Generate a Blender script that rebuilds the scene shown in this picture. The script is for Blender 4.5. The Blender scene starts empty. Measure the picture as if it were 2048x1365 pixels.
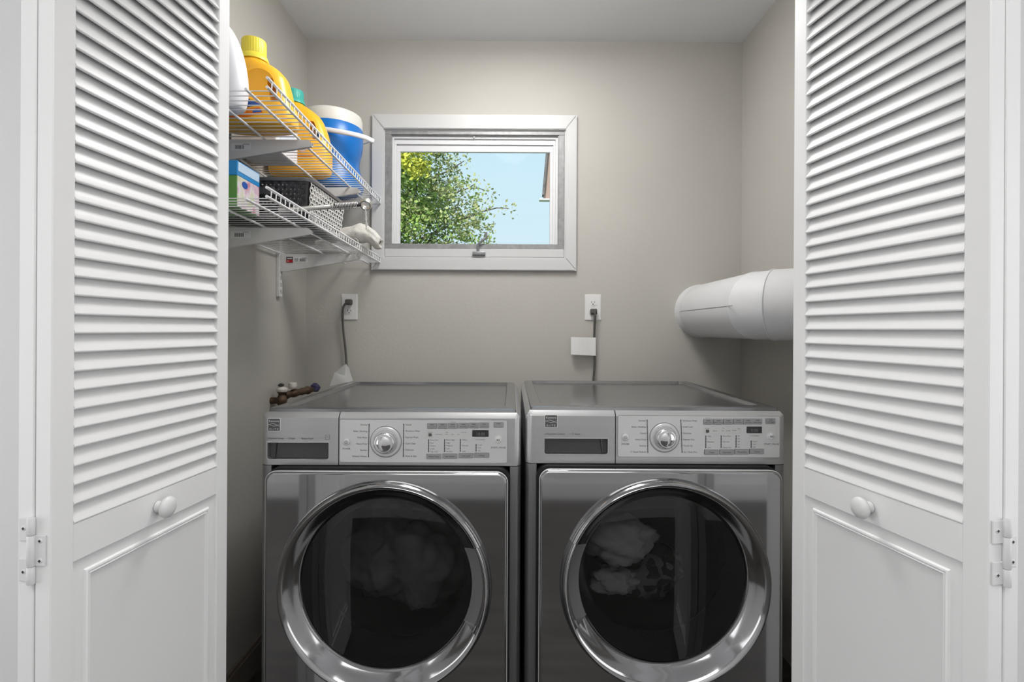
import bpy, bmesh, math, random
from mathutils import Vector, Matrix, noise
PI = math.pi
random.seed(11)
S = bpy.context.scene
C = S.collection

# ------------------------------------------------------------------ camera, world, lights
F_PX = 1040.0                                   # focal length in pixels of the 2048 px wide frame
ROLL = math.radians(0.3)
cam_d = bpy.data.cameras.new('camera')
cam = bpy.data.objects.new('camera', cam_d)
C.objects.link(cam)
cam_d.sensor_fit = 'HORIZONTAL'
cam_d.sensor_width = 36.0
cam_d.lens = 36.0 * F_PX / 2048
cam_d.shift_x = (1024 - 1023) / 2048
cam_d.shift_y = (660 - 682.5) / 2048
cam_d.clip_start = 0.02
cam.matrix_world = (Matrix.Translation((0, 0, 1.2)) @ Matrix.Rotation(PI / 2, 4, 'X') @ Matrix.Rotation(ROLL, 4, 'Z'))
S.camera = cam

S.view_settings.view_transform = 'Standard'
S.view_settings.look = 'None'
S.view_settings.gamma = 1
S.view_settings.use_curve_mapping = False
S.view_settings.exposure = 0.0

wd = bpy.data.worlds.new('sky')
S.world = wd
wd.use_nodes = True
wn = wd.node_tree
bgn = wn.nodes['Background']
tc = wn.nodes.new('ShaderNodeTexCoord')
sx = wn.nodes.new('ShaderNodeSeparateXYZ')
cr = wn.nodes.new('ShaderNodeValToRGB')
cr.color_ramp.elements[0].position = 0.0
cr.color_ramp.elements[0].color = (0.76, 0.92, 0.98, 1)
cr.color_ramp.elements[1].position = 0.6
cr.color_ramp.elements[1].color = (0.53, 0.82, 1.0, 1)
wn.links.new(tc.outputs['Generated'], sx.inputs[0])
wn.links.new(sx.outputs['Z'], cr.inputs[0])
wn.links.new(cr.outputs[0], bgn.inputs['Color'])
bgn.inputs['Strength'].default_value = 1.0

def light(name, kind, loc, rot, energy, color=(1, 1, 1), size=None, size_y=None, angle=None):
    d = bpy.data.lights.new(name, kind)
    d.energy = energy
    d.color = color
    if kind == 'AREA':
        d.shape = 'RECTANGLE'
        d.size = size
        d.size_y = size_y
    if angle:
        d.angle = angle
    o = bpy.data.objects.new(name, d)
    o.location = loc
    o.rotation_euler = rot
    C.objects.link(o)
    return o

light('sun', 'SUN', (0, 0, 8), (math.radians(50), 0, math.radians(-22)), 4.6, (1, .97, .90), angle=0.01)
light('hall_ceiling_light', 'AREA', (0.0, -0.45, 2.43), (0, 0, 0), 15.5, (1, .99, .96), 1.6, 0.9)
light('left_hall_fill', 'AREA', (-2.36, -.05, 1.15), (PI / 2, 0, math.radians(-90)), 16, (.99, .99, 1), 1.5, 1.7)  # unseen fill lamp added to brighten the face of the right door
light('right_hall_fill', 'AREA', (2.36, -.05, 1.15), (PI / 2, 0, math.radians(90)), 16, (.99, .99, 1), 1.5, 1.7)  # its twin, likewise added, brightens the face of the left door
light('closet_ceiling_light', 'AREA', (0.0, 1.62, 2.43), (0, 0, 0), 12, (1, .99, .97), .45, 0.35)
light('closet_upper_fill', 'POINT', (0.0, 1.45, 2.34), (0, 0, 0), 5.5, (1, .99, .97))  # added fill without a fixture, lifts the tops of the closet walls
bpy.data.lights['closet_upper_fill'].shadow_soft_size = .12

# ------------------------------------------------------------------ materials
MATS = {}
def mat(name, col, rough=0.5, metal=0.0, bump=0.0, bscale=200, var=0.0, vscale=6, spec=0.5, coat=0.0, aniso=None, emit=None):
    if name in MATS:
        return MATS[name]
    m = bpy.data.materials.new(name)
    m.use_nodes = True
    nt = m.node_tree
    b = nt.nodes['Principled BSDF']
    b.inputs['Base Color'].default_value = (*col, 1)
    b.inputs['Roughness'].default_value = rough
    b.inputs['Metallic'].default_value = metal
    b.inputs['Specular IOR Level'].default_value = spec
    b.inputs['Coat Weight'].default_value = coat
    b.inputs['Coat Roughness'].default_value = 0.03
    t = nt.nodes.new('ShaderNodeTexCoord')
    mp = nt.nodes.new('ShaderNodeMapping')
    nt.links.new(t.outputs['Object'], mp.inputs[0])
    if aniso:
        mp.inputs['Scale'].default_value = aniso
    if var:
        n = nt.nodes.new('ShaderNodeTexNoise')
        n.inputs['Scale'].default_value = vscale
        n.inputs['Detail'].default_value = 5
        r = nt.nodes.new('ShaderNodeValToRGB')
        r.color_ramp.elements[0].position = .3
        r.color_ramp.elements[1].position = .7
        r.color_ramp.elements[0].color = (*[max(0, c * (1 - var)) for c in col], 1)
        r.color_ramp.elements[1].color = (*[min(1, c * (1 + var)) for c in col], 1)
        nt.links.new(mp.outputs[0], n.inputs['Vector'])
        nt.links.new(n.outputs['Fac'], r.inputs[0])
        nt.links.new(r.outputs[0], b.inputs['Base Color'])
    if bump:
        n2 = nt.nodes.new('ShaderNodeTexNoise')
        n2.inputs['Scale'].default_value = bscale
        n2.inputs['Detail'].default_value = 3
        bp = nt.nodes.new('ShaderNodeBump')
        bp.inputs['Strength'].default_value = bump
        bp.inputs['Distance'].default_value = 0.002
        nt.links.new(mp.outputs[0], n2.inputs['Vector'])
        nt.links.new(n2.outputs['Fac'], bp.inputs['Height'])
        nt.links.new(bp.outputs[0], b.inputs['Normal'])
    MATS[name] = m
    return m

WALL = mat('beige_wall_paint', (.47, .452, .416), .75, bump=.25, bscale=90, var=.025, vscale=3)
WHITEWALL = mat('white_wall_paint', (.80, .80, .80), .7, bump=.2, bscale=120)
CEIL = mat('white_ceiling_paint', (.74, .745, .76), .8, bump=.2, bscale=60)
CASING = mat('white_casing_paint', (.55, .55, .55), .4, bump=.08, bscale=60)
TRIM = mat('white_trim_paint', (.78, .78, .785), .35, bump=.08, bscale=60, aniso=(1, 1, .15))
DOORW = mat('white_door_paint', (.89, .89, .893), .4, bump=.10, bscale=90, aniso=(.15, 1, 1))
FLOORM = mat('dark_wood_floor', (.06, .055, .05), .35, var=.5, vscale=5, aniso=(.4, 4, 1))
BASEB = mat('brown_baseboard', (.26, .22, .19), .4)
STEEL = mat('brushed_grey_steel', (.58, .58, .585), .34, .85, bump=.05, bscale=60, aniso=(.05, 1, 6), var=.03, vscale=20)
LIDM = mat('satin_lid_steel', (.28, .28, .288), .18, .85, var=.05, vscale=8, aniso=(.15, 1, 1))
CABM = mat('graphite_cabinet', (.27, .27, .275), .35, .8)
OVERLAY = mat('silver_overlay', (.74, .74, .745), .42, .35)
BUTTON = mat('button_grey', (.42, .42, .425), .4, .5)
DARKG = mat('dark_gloss_panel', (.42, .42, .425), .07, 1.0, var=.05, vscale=3)
CHROME = mat('dark_chrome', (.40, .40, .405), .10, 1.0)
BRIGHT = mat('bright_chrome', (.85, .85, .86), .12, 1.0)
KNOBM = mat('mirror_chrome', (.78, .78, .79), .05, 1.0)
BLACK = mat('black_rubber', (.012, .012, .012), .6)
POCKET = mat('dark_pocket', (.10, .10, .10), .3, .6)
INK = mat('dark_ink', (.10, .10, .10), .6)
WHITEINK = mat('white_ink', (.8, .8, .8), .5)
DISPLAY = mat('dark_display', (.035, .035, .04), .15)
SEG = mat('dim_segments', (.16, .16, .16), .4)
WIRE = mat('white_vinyl_wire', (.78, .78, .79), .35)
BRACK = mat('white_bracket_enamel', (.70, .69, .68), .4)
ORANGE = mat('orange_plastic', (.93, .48, .03), .32, spec=.4)
YELLOW = mat('yellow_plastic', (.80, .68, .06), .4)
TEAL = mat('teal_plastic', (.05, .42, .36), .4)
WHITEP = mat('white_plastic', (.80, .80, .84), .35)
BLUE = mat('blue_plastic', (.003, .155, .53), .33)
CREAM = mat('offwhite_plastic', (.70, .68, .64), .45, var=.04, vscale=10)
LABELB = mat('blue_label', (.02, .10, .42), .4)
LABELY = mat('yellow_label', (.9, .75, .05), .4)
LABELO = mat('deep_orange_label', (.85, .22, .005), .4)
PINKW = mat('pale_pink_sticker', (.90, .62, .48), .5)
RED = mat('red_label', (.55, .01, .02), .4)
GREEN = mat('green_card', (.11, .30, .06), .5)
SKYB = mat('blue_card', (.02, .26, .62), .4)
CHAR = mat('charcoal_plastic', (.022, .021, .024), .35)
WEAVE = mat('pale_woven_plastic', (.62, .61, .59), .45)
RIMM = mat('grey_rim_plastic', (.10, .10, .105), .28)
ZINC = mat('zinc_metal', (.52, .51, .48), .35, .85)
STRING = mat('white_string', (.72, .71, .68), .9)
RAG = mat('grey_white_towel', (.60, .58, .54), .95, bump=.9, bscale=260, var=.08, vscale=30)
CORDM = mat('grey_cord', (.085, .08, .072), .55)
PAPER = mat('white_paper', (.74, .74, .73), .8)
PLATE = mat('white_outlet_plate', (.72, .71, .70), .4)
SLOT = mat('dark_slot', (.015, .015, .015), .6)
DUCT = mat('white_painted_duct', (.66, .66, .67), .42, bump=.12, bscale=25)
WINM = mat('grey_metal_track', (.27, .27, .27), .45, .3, var=.18, vscale=40)
VINYL = mat('white_vinyl', (.68, .68, .69), .5, bump=.15, bscale=150)
LATCH = mat('grey_crank_metal', (.25, .25, .26), .4, .5)
BRASS = mat('tarnished_brass', (.10, .062, .04), .55, .5, var=.5, vscale=60)
DARKBLUE = mat('dark_blue_knob', (.03, .025, .08), .5)
LIME = mat('limescale_white', (.5, .47, .42), .8, var=.2, vscale=70)
DRUM = mat('dark_drum_steel', (.12, .12, .12), .35, .8)
LINER = mat('dark_door_liner', (.045, .045, .047), .25)
CLOTH = mat('grey_towel', (.55, .55, .55), .95, bump=1.0, bscale=170)
CLOTH2 = mat('dark_laundry', (.20, .20, .20), .9, bump=.6, bscale=30, var=.35, vscale=9)
BARK = mat('tree_bark', (.20, .17, .14), .9, bump=.6, bscale=20)
LEAF = mat('green_leaves', (.28, .40, .09), .6, var=.45, vscale=1.3)
LEAF2 = mat('olive_leaves', (.38, .40, .17), .6, var=.4, vscale=1.5)
LEAFY = mat('yellow_green_leaves', (.56, .57, .07), .6, var=.25, vscale=3)
LEAFB = mat('brown_leaves', (.26, .14, .09), .7, var=.4, vscale=3)
HOUSEM = mat('brown_siding', (.40, .27, .22), .8)
ROOFM = mat('grey_shingle', (.16, .14, .14), .9, var=.3, vscale=8)
GRASS = mat('lawn_green', (.12, .22, .05), .9, var=.3, vscale=2)
SCREW = mat('screw_metal', (.35, .34, .32), .4, .6)

def pattern_cloth():
    m = bpy.data.materials.new('scroll_pattern_cloth')
    m.use_nodes = True
    nt = m.node_tree
    b = nt.nodes['Principled BSDF']
    b.inputs['Roughness'].default_value = .9
    t = nt.nodes.new('ShaderNodeTexCoord')
    w = nt.nodes.new('ShaderNodeTexWave')
    w.wave_type = 'RINGS'
    w.inputs['Scale'].default_value = 7
    w.inputs['Distortion'].default_value = 9
    w.inputs['Detail'].default_value = 1
    w.inputs['Detail Scale'].default_value = 1.6
    r = nt.nodes.new('ShaderNodeValToRGB')
    r.color_ramp.interpolation = 'EASE'
    r.color_ramp.elements[0].position = .72
    r.color_ramp.elements[0].color = (.03, .03, .03, 1)
    r.color_ramp.elements[1].position = .8
    r.color_ramp.elements[1].color = (.30, .30, .30, 1)
    nt.links.new(t.outputs['Object'], w.inputs['Vector'])
    nt.links.new(w.outputs['Fac'], r.inputs[0])
    nt.links.new(r.outputs[0], b.inputs['Base Color'])
    return m
PATT = pattern_cloth()

def glass(name, tint, refl, fres=.6):
    m = bpy.data.materials.new(name)
    m.use_nodes = True
    nt = m.node_tree
    for n in list(nt.nodes):
        nt.nodes.remove(n)
    o = nt.nodes.new('ShaderNodeOutputMaterial')
    mx = nt.nodes.new('ShaderNodeMixShader')
    tr = nt.nodes.new('ShaderNodeBsdfTransparent')
    gl = nt.nodes.new('ShaderNodeBsdfGlossy')
    fr = nt.nodes.new('ShaderNodeLayerWeight')
    ma = nt.nodes.new('ShaderNodeMath')
    tr.inputs[0].default_value = (*tint, 1)
    gl.inputs['Roughness'].default_value = .02
    fr.inputs[0].default_value = .25
    ma.operation = 'MULTIPLY_ADD'
    ma.inputs[1].default_value = fres
    ma.inputs[2].default_value = refl
    nt.links.new(fr.outputs['Fresnel'], ma.inputs[0])
    nt.links.new(ma.outputs[0], mx.inputs[0])
    nt.links.new(tr.outputs[0], mx.inputs[1])
    nt.links.new(gl.outputs[0], mx.inputs[2])
    nt.links.new(mx.outputs[0], o.inputs[0])
    return m
PANE = glass('window_glass', (.97, .98, .98), 0.0, .12)
SHIELD = glass('smoked_door_glass', (.46, .46, .47), .06)

# ------------------------------------------------------------------ mesh helpers
def finish(bm, name, m, parent=None, loc=None, smooth=35, recalc=True):
    if recalc:
        bmesh.ops.recalc_face_normals(bm, faces=bm.faces)
    if smooth:
        a = math.radians(smooth)
        for f in bm.faces:
            f.smooth = True
        for e in bm.edges:
            if len(e.link_faces) == 2 and e.calc_face_angle(0) > a:
                e.smooth = False
    me = bpy.data.meshes.new(name)
    bm.to_mesh(me)
    bm.free()
    for mm in (m if isinstance(m, (list, tuple)) else [m]):
        me.materials.append(mm)
    return link(name, me, parent, loc)

def link(name, me, parent=None, loc=None):
    o = bpy.data.objects.new(name, me)
    C.objects.link(o)
    if parent is not None:
        o.parent = parent
    if loc is not None:
        o.location = loc
    return o

def thing(name, label, cat, loc=(0, 0, 0), rotz=0, group=None, kind=None):
    o = bpy.data.objects.new(name, None)
    C.objects.link(o)
    o.empty_display_size = .05
    o.location = loc
    o.rotation_euler = (0, 0, rotz)
    return tag(o, label, cat, group, kind)

def tag(o, label=None, cat=None, group=None, kind=None):
    if label: o['label'] = label
    if cat: o['category'] = cat
    if group: o['group'] = group
    if kind: o['kind'] = kind
    return o

def box(bm, x0, x1, y0, y1, z0, z1, bev=0, seg=2, mi=0):
    g = bmesh.ops.create_cube(bm, size=1)
    vs = g['verts']
    for v in vs:
        v.co = Vector(((x0 + x1) / 2 + v.co.x * (x1 - x0), (y0 + y1) / 2 + v.co.y * (y1 - y0), (z0 + z1) / 2 + v.co.z * (z1 - z0)))
    fs = {f for v in vs for f in v.link_faces}
    for f in fs:
        f.material_index = mi
    if bev:
        es = list({e for v in vs for e in v.link_edges})
        r = bmesh.ops.bevel(bm, geom=es, offset=bev, segments=seg, affect='EDGES', profile=.5)
        for f in r['faces']:
            f.material_index = mi
    return vs

def nb():
    return bmesh.new()

def bx(name, m, parent, x0, x1, y0, y1, z0, z1, bev=0, seg=2, loc=None):
    bm = nb()
    box(bm, x0, x1, y0, y1, z0, z1, bev, seg)
    return finish(bm, name, m, parent, loc)

def frame_axes(d):
    d = d.normalized()
    up = Vector((0, 0, 1)) if abs(d.z) < .9 else Vector((1, 0, 0))
    a = d.cross(up).normalized()
    return a, d.cross(a).normalized()

def tube(bm, pts, r, n=8, cap=True, closed=False, flat=None, mi=0):
    """Sweep of a round (or flattened: flat=(ra, rb)) section along pts, parallel transported."""
    pts = [Vector(p) for p in pts]
    N = len(pts)
    rings = []
    a = None
    for i, p in enumerate(pts):
        if closed:
            t = (pts[(i + 1) % N] - pts[i - 1])
        else:
            t = (pts[min(i + 1, N - 1)] - pts[max(i - 1, 0)])
        t.normalize()
        if a is None:
            a, b = frame_axes(t)
        else:
            a = (a - t * a.dot(t)).normalized()
            b = t.cross(a).normalized()
        rr = r[i] if isinstance(r, (list, tuple)) else r
        ra, rb = (rr, rr) if flat is None else flat
        rings.append([bm.verts.new(p + a * (math.cos(2 * PI * k / n) * ra) + b * (math.sin(2 * PI * k / n) * rb)) for k in range(n)])
    fs = []
    for i in range(N if closed else N - 1):
        A, B = rings[i], rings[(i + 1) % N]
        for k in range(n):
            fs.append(bm.faces.new((A[k], A[(k + 1) % n], B[(k + 1) % n], B[k])))
    if cap and not closed:
        fs.append(bm.faces.new(rings[0][::-1]))
        fs.append(bm.faces.new(rings[-1]))
    for f in fs:
        f.material_index = mi
    return rings

def smooth_path(pts, per=6):
    pts = [Vector(p) for p in pts]
    out = []
    for i in range(len(pts) - 1):
        p0, p1, p2, p3 = pts[max(i - 1, 0)], pts[i], pts[i + 1], pts[min(i + 2, len(pts) - 1)]
        for k in range(per):
            t = k / per
            out.append(0.5 * ((2 * p1) + (p2 - p0) * t + (2 * p0 - 5 * p1 + 4 * p2 - p3) * t * t + (3 * p1 - p0 - 3 * p2 + p3) * t ** 3))
    out.append(pts[-1])
    return out

def lathe(bm, prof, c=(0, 0, 0), axis='Z', n=32, a0=0, a1=2 * PI, closed_prof=False, mi=0):
    """prof: list of (r, h). axis Z: h up; axis Y: h along +Y, angle measured from +X towards +Z."""
    full = abs(a1 - a0 - 2 * PI) < 1e-6
    cols = []
    cnt = n if full else n + 1
    for k in range(cnt):
        a = a0 + (a1 - a0) * k / n
        col = []
        for r, h in prof:
            if axis == 'Z':
                p = (c[0] + r * math.cos(a), c[1] + r * math.sin(a), c[2] + h)
            else:
                p = (c[0] + r * math.cos(a), c[1] + h, c[2] + r * math.sin(a))
            col.append(bm.verts.new(p))
        cols.append(col)
    P = len(prof)
    fs = []
    for k in range(n):
        A, B = cols[k], cols[(k + 1) % cnt]
        for i in range(P if closed_prof else P - 1):
            j = (i + 1) % P
            try:
                fs.append(bm.faces.new((A[i], A[j], B[j], B[i])))
            except ValueError:
                pass
    if closed_prof and not full:
        fs.append(bm.faces.new(cols[0]))
        fs.append(bm.faces.new(cols[-1][::-1]))
    for f in fs:
        f.material_index = mi
    bmesh.ops.remove_doubles(bm, verts=[v for c_ in cols for v in c_], dist=1e-6)

def loft(bm, sections, cap=True, mi=0):
    rings = [[bm.verts.new(p) for p in s] for s in sections]
    n = len(rings[0])
    fs = []
    for A, B in zip(rings, rings[1:]):
        for k in range(n):
            fs.append(bm.faces.new((A[k], A[(k + 1) % n], B[(k + 1) % n], B[k])))
    if cap:
        fs.append(bm.faces.new(rings[0][::-1]))
        fs.append(bm.faces.new(rings[-1]))
    for f in fs:
        f.material_index = mi
    return rings

def rrect(x0, x1, z0, z1, r, seg=5, corners=(1, 1, 1, 1)):
    """2-D rounded rectangle, counter-clockwise from lower left; corners: ll, lr, ur, ul."""
    out = []
    for (cx, cz, a, on) in ((x0, z0, PI, corners[0]), (x1, z0, 1.5 * PI, corners[1]), (x1, z1, 0, corners[2]), (x0, z1, .5 * PI, corners[3])):
        if on and r > 0:
            ox = cx + (r if cx == x0 else -r)
            oz = cz + (r if cz == z0 else -r)
            for k in range(seg + 1):
                t = a + .5 * PI * k / seg
                out.append((ox + r * math.cos(t), oz + r * math.sin(t)))
        else:
            out.append((cx, cz))
    return out

def plate(bm, outline, y0, y1, hole=None, mi=0):
    """Extrude a 2-D (x,z) outline from y0 (front) to y1 with an optional hole outline."""
    def ring(pts, y):
        return [bm.verts.new((x, y, z)) for x, z in pts]
    loops = [outline] + ([hole] if hole else [])
    F, B = [ring(l, y0) for l in loops], [ring(l, y1) for l in loops]
    fs = []
    for a, b in zip(F, B):
        n = len(a)
        for k in range(n):
            fs.append(bm.faces.new((a[k], a[(k + 1) % n], b[(k + 1) % n], b[k])))
    for side in (F, B):
        if not hole:
            fs.append(bm.faces.new(side[0]))
        else:
            es = []
            for l in side:
                for k in range(len(l)):
                    e = bm.edges.get((l[k], l[(k + 1) % len(l)]))
                    es.append(e)
            r = bmesh.ops.triangle_fill(bm, use_beauty=True, use_dissolve=False, edges=es)
            fs += [g for g in r['geom'] if isinstance(g, bmesh.types.BMFace)]
    for f in fs:
        f.material_index = mi
    return fs

def circle2(cx, cz, r, n=64):
    return [(cx + r * math.cos(2 * PI * k / n), cz + r * math.sin(2 * PI * k / n)) for k in range(n)]

def boolean(bm_a, cutters):
    """bm_a minus every cutter bmesh; returns a new bmesh."""
    def tmp(bm):
        bmesh.ops.recalc_face_normals(bm, faces=bm.faces)
        me = bpy.data.meshes.new('tmp')
        bm.to_mesh(me)
        bm.free()
        o = bpy.data.objects.new('tmp', me)
        C.objects.link(o)
        return o
    A = tmp(bm_a)
    cs = [tmp(c) for c in cutters]
    for c in cs:
        md = A.modifiers.new('cut', 'BOOLEAN')
        md.operation = 'DIFFERENCE'
        md.solver = 'EXACT'
        md.object = c
    dg = bpy.context.evaluated_depsgraph_get()
    dg.update()
    me = bpy.data.meshes.new_from_object(A.evaluated_get(dg))
    out = nb()
    out.from_mesh(me)
    for o in [A] + cs:
        d = o.data
        bpy.data.objects.remove(o)
        bpy.data.meshes.remove(d)
    bpy.data.meshes.remove(me)
    return out

def text_bm(bm, items, mi=0):
    """items: (string, x, z, size, align, y, widthscale). Flat letters facing -Y."""
    made = []
    for it in items:
        s, x, z, size, al, y = it[:6]
        cu = bpy.data.curves.new('txt', 'FONT')
        cu.body = s
        cu.size = size
        cu.align_x = al
        cu.resolution_u = 2
        cu.offset = .00005 if size > .0055 else 0
        o = bpy.data.objects.new('txt', cu)
        C.objects.link(o)
        made.append((o, x, y, z, it[6] if len(it) > 6 else 1.0))
    dg = bpy.context.evaluated_depsgraph_get()
    dg.update()
    for o, x, y, z, ws in made:
        me = bpy.data.meshes.new_from_object(o.evaluated_get(dg))
        M = Matrix.Translation((x, y, z)) @ Matrix.Rotation(PI / 2, 4, 'X') @ Matrix.Diagonal((ws, 1, 1, 1))
        me.transform(M)
        nv = len(bm.faces)
        bm.from_mesh(me)
        bm.faces.ensure_lookup_table()
        for f in bm.faces[nv:]:
            f.material_index = mi
        cu = o.data
        bpy.data.objects.remove(o)
        bpy.data.curves.remove(cu)
        bpy.data.meshes.remove(me)

def rot_bm(bm, M, verts=None):
    bmesh.ops.transform(bm, matrix=M, verts=verts or bm.verts)

# ------------------------------------------------------------------ room shell
XL, XR, YB, ZC = -.901, 1.006, 2.28, 2.467
HB = -1.05                                       # hallway wall behind the camera
YF0, YF1 = 1.125, 1.235                         # the closet's front wall

def struct(name, m, *b, label=None):
    bm = nb()
    for q in b:
        box(bm, *q)
    return tag(finish(bm, name, m), label, None, None, 'structure')

# window hole in the back wall
WX0, WX1, WZ0, WZ1 = -.562, .233, 1.512, 2.074
struct('wall_back', WALL, (-2.5, WX0, YB, YB + .17, 0, ZC), (WX1, 2.5, YB, YB + .17, 0, ZC), (WX0, WX1, YB, YB + .17, 0, WZ0), (WX0, WX1, YB, YB + .17, WZ1, ZC),
       label='beige painted back wall of the laundry closet')
struct('wall_left', WALL, (XL - .1, XL, YF1, YB, 0, ZC), label='beige left wall carrying the wire shelves')
struct('wall_right', WALL, (XR, XR + .1, YF1, YB, 0, ZC), label='beige right wall beside the round duct')
OX0, OX1, OZ = -.735, .752, 2.06
struct('wall_front', WHITEWALL, (-2.4, OX0, YF0, YF1, 0, ZC), (OX1, 2.4, YF0, YF1, 0, ZC), (OX0, OX1, YF0, YF1, OZ, ZC), label='white hallway wall around the closet opening')
struct('ceiling', CEIL, (-2.5, 2.5, HB - .1, YB + .17, ZC, ZC + .1), label='white ceiling')
struct('floor', FLOORM, (-2.5, 2.5, HB - .1, YB, -.1, 0), label='dark wooden floor')
struct('wall_hall', WHITEWALL, (-2.4, 2.4, HB - .1, HB, 0, ZC), label='white hallway wall opposite the closet')
struct('wall_hall_end', WHITEWALL, (-2.5, -2.4, HB - .1, YF1, 0, ZC))
struct('wall_hall_far_end', WHITEWALL, (2.4, 2.5, HB - .1, YF1, 0, ZC))
struct('trim_1', TRIM, (-2.4, 2.4, HB, HB + .015, 0, .12), label='white hallway baseboard')
struct('baseboard_left', BASEB, (XL, XL + .014, YF1, YB, 0, .085), (XL, XL + .010, YF1, YB, .085, .10), label='baseboard along the left closet wall')
struct('baseboard_back', BASEB, (XL + .014, XR, YB - .014, YB, 0, .10), label='baseboard along the back closet wall')

# ------------------------------------------------------------------ bifold louvre doors
TH = .024
def leaf_frame_bm(m, w, stile, rail_lo, rail_hi, top):
    bm = nb()
    y0, y1 = (0, m * TH)
    a, b = min(y0, y1), max(y0, y1)
    box(bm, 0, stile, a, b, .02, top, .0015, 1)
    box(bm, w - stile, w, a, b, .02, top, .0015, 1)
    e = .0008
    for z0, z1 in ((.02, .15), (rail_lo, rail_hi), (top - .08, top)):
        box(bm, stile, w - stile, a + e, b - e, z0, z1, .0008, 1)
    return bm

def slat_mesh(m, L):
    bm = nb()
    lo, hi = Vector((.0022, .0022)), Vector((.0192, .0352))       # (depth, height) of the two edges
    d = (hi - lo).normalized()
    n = Vector((-d.y, d.x))
    t = .0024
    prof = []
    for k in range(5):
        a = PI * k / 4
        prof.append(lo - d * math.sin(a) * t + n * math.cos(a) * t)
    for k in range(5):
        a = PI * k / 4
        prof.append(hi + d * math.sin(a) * t - n * math.cos(a) * t)
    loft(bm, [[(0, m * p.x, p.y) for p in prof], [(L, m * p.x, p.y) for p in prof]])
    bmesh.ops.recalc_face_normals(bm, faces=bm.faces)
    for f in bm.faces:
        f.smooth = len(f.verts) == 4
    for e in bm.edges:
        if e.calc_face_angle(0) > math.radians(50):
            e.smooth = False
    me = bpy.data.meshes.new('slat')
    bm.to_mesh(me)
    bm.free()
    me.materials.append(DOORW)
    return me

def panel_bm(m, x0, x1, z0, z1):
    bm = nb()
    spec = [(0, .005), (.019, .0045), (.021, .0015), (.0235, .0008), (.0255, .003), (.0275, .0012), (.030, .0042), (.034, .005)]
    secs = []
    for ins, y in spec:
        secs.append([(x0 + ins, m * y, z0 + ins), (x1 - ins, m * y, z0 + ins), (x1 - ins, m * y, z1 - ins), (x0 + ins, m * y, z1 - ins)])
    back = [(x, m * .018, z) for (x, _, z) in secs[0]]
    loft(bm, [back] + secs)
    return bm

def leaf(parent, m, yoff, w, stile, rail_lo, rail_hi, pitch, zoff, knob, label):
    top = 2.035
    f = finish(leaf_frame_bm(m, w, stile, rail_lo, rail_hi, top), 'door_leaf', DOORW, parent, (0, yoff, 0))
    f['label'] = label
    me = slat_mesh(m, w - 2 * stile)
    k = 0
    while rail_hi + k * pitch + .036 < top - .06:
        link('slat', me, f, (stile, 0, rail_hi + zoff + k * pitch))
        k += 1
    finish(panel_bm(m, stile, w - stile, .15, rail_lo), 'door_panel', DOORW, f)
    if knob:
        bm = nb()
        prof = [(.0095, 0), (.0095, -.003), (.0075, -.006), (.0072, -.009), (.010, -.012), (.0165, -.0145), (.0182, -.018), (.0172, -.0215), (.012, -.0248), (.006, -.0260), (0, -.0263)]
        lathe(bm, [(r, h * m) for r, h in prof], (w / 2, 0, (rail_lo + rail_hi) / 2), 'Y', 32)
        finish(bm, 'knob', TRIM, f, smooth=50)
    return f

def hinge(parent, m, zc, swap):
    """Surface hinge across the two front edges (edge faces at x=0); the two leaves lie at y*m in 0..TH and TH..2TH."""
    ymid = m * (TH + .001)
    s = 1 if not swap else -1                    # which leaf carries the two single plates
    h = .043
    bm = nb()
    def pl(ya, yb, z0, z1):
        a, b = sorted((ya, yb))
        box(bm, -.0022, .0, a, b, z0, z1, .0008, 1)
    outer = m * s
    pl(ymid, ymid + outer * .0205, zc + .012, zc + h)
    pl(ymid, ymid + outer * .0205, zc - h, zc - .012)
    pl(ymid, ymid - outer * .0190, zc - .026, zc + .026) if False else pl(ymid, ymid - outer * .0190, zc - .021, zc + .021)
    for z0, z1 in ((zc + .0215, zc + h + .002), (zc - .021, zc + .021), (zc - h - .002, zc - .0215)):
        tube(bm, [(-.004, ymid, z0), (-.004, ymid, z0 + .001), (-.004, ymid, z1 - .001), (-.004, ymid, z1)], [.0042, .0048, .0048, .0042], 12)
    hg = finish(bm, 'hinge', TRIM, parent)
    for y, z in ((ymid + outer * .0130, zc + .0295), (ymid + outer * .0130, zc - .0295), (ymid - outer * .0115, zc + .0135), (ymid - outer * .0115, zc - .0135)):
        b2 = nb()
        prof = [(0, -.0033), (.0026, -.0030), (.0034, -.0022), (.0034, -.001)]
        lathe(b2, prof, (0, 0, 0), 'Y', 14)
        rot_bm(b2, Matrix.Translation((0, y, z)) @ Matrix.Rotation(-PI / 2, 4, 'Z'))
        c0 = len(b2.faces)
        for dy, dz in ((.0018, .0006), (.0006, .0018)):
            box(b2, -.0036, -.0028, y - dy, y + dy, z - dz, z + dz, mi=1)
        finish(b2, 'screw', [TRIM, SLOT], hg)

def bifold(name, near, d, m, w, stile, rail_lo, rail_hi, pitch, zoff, hz, swap, label, lab_in, lab_out):
    ang = math.atan2(d[1], d[0])
    st = .034
    o = thing(name, label, None, (near[0], near[1], 0), ang, None, 'structure')
    leaf(o, m, 0, w, stile, rail_lo, rail_hi, pitch, zoff, True, lab_in)
    leaf(o, -m, m * (2 * TH + .002), w, stile, rail_lo, rail_hi, pitch, zoff, False, lab_out)
    hinge(o, m, hz, swap)
    hinge(o, m, hz + .93, swap)
    hinge(o, m, .16, swap)
    return o

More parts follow.
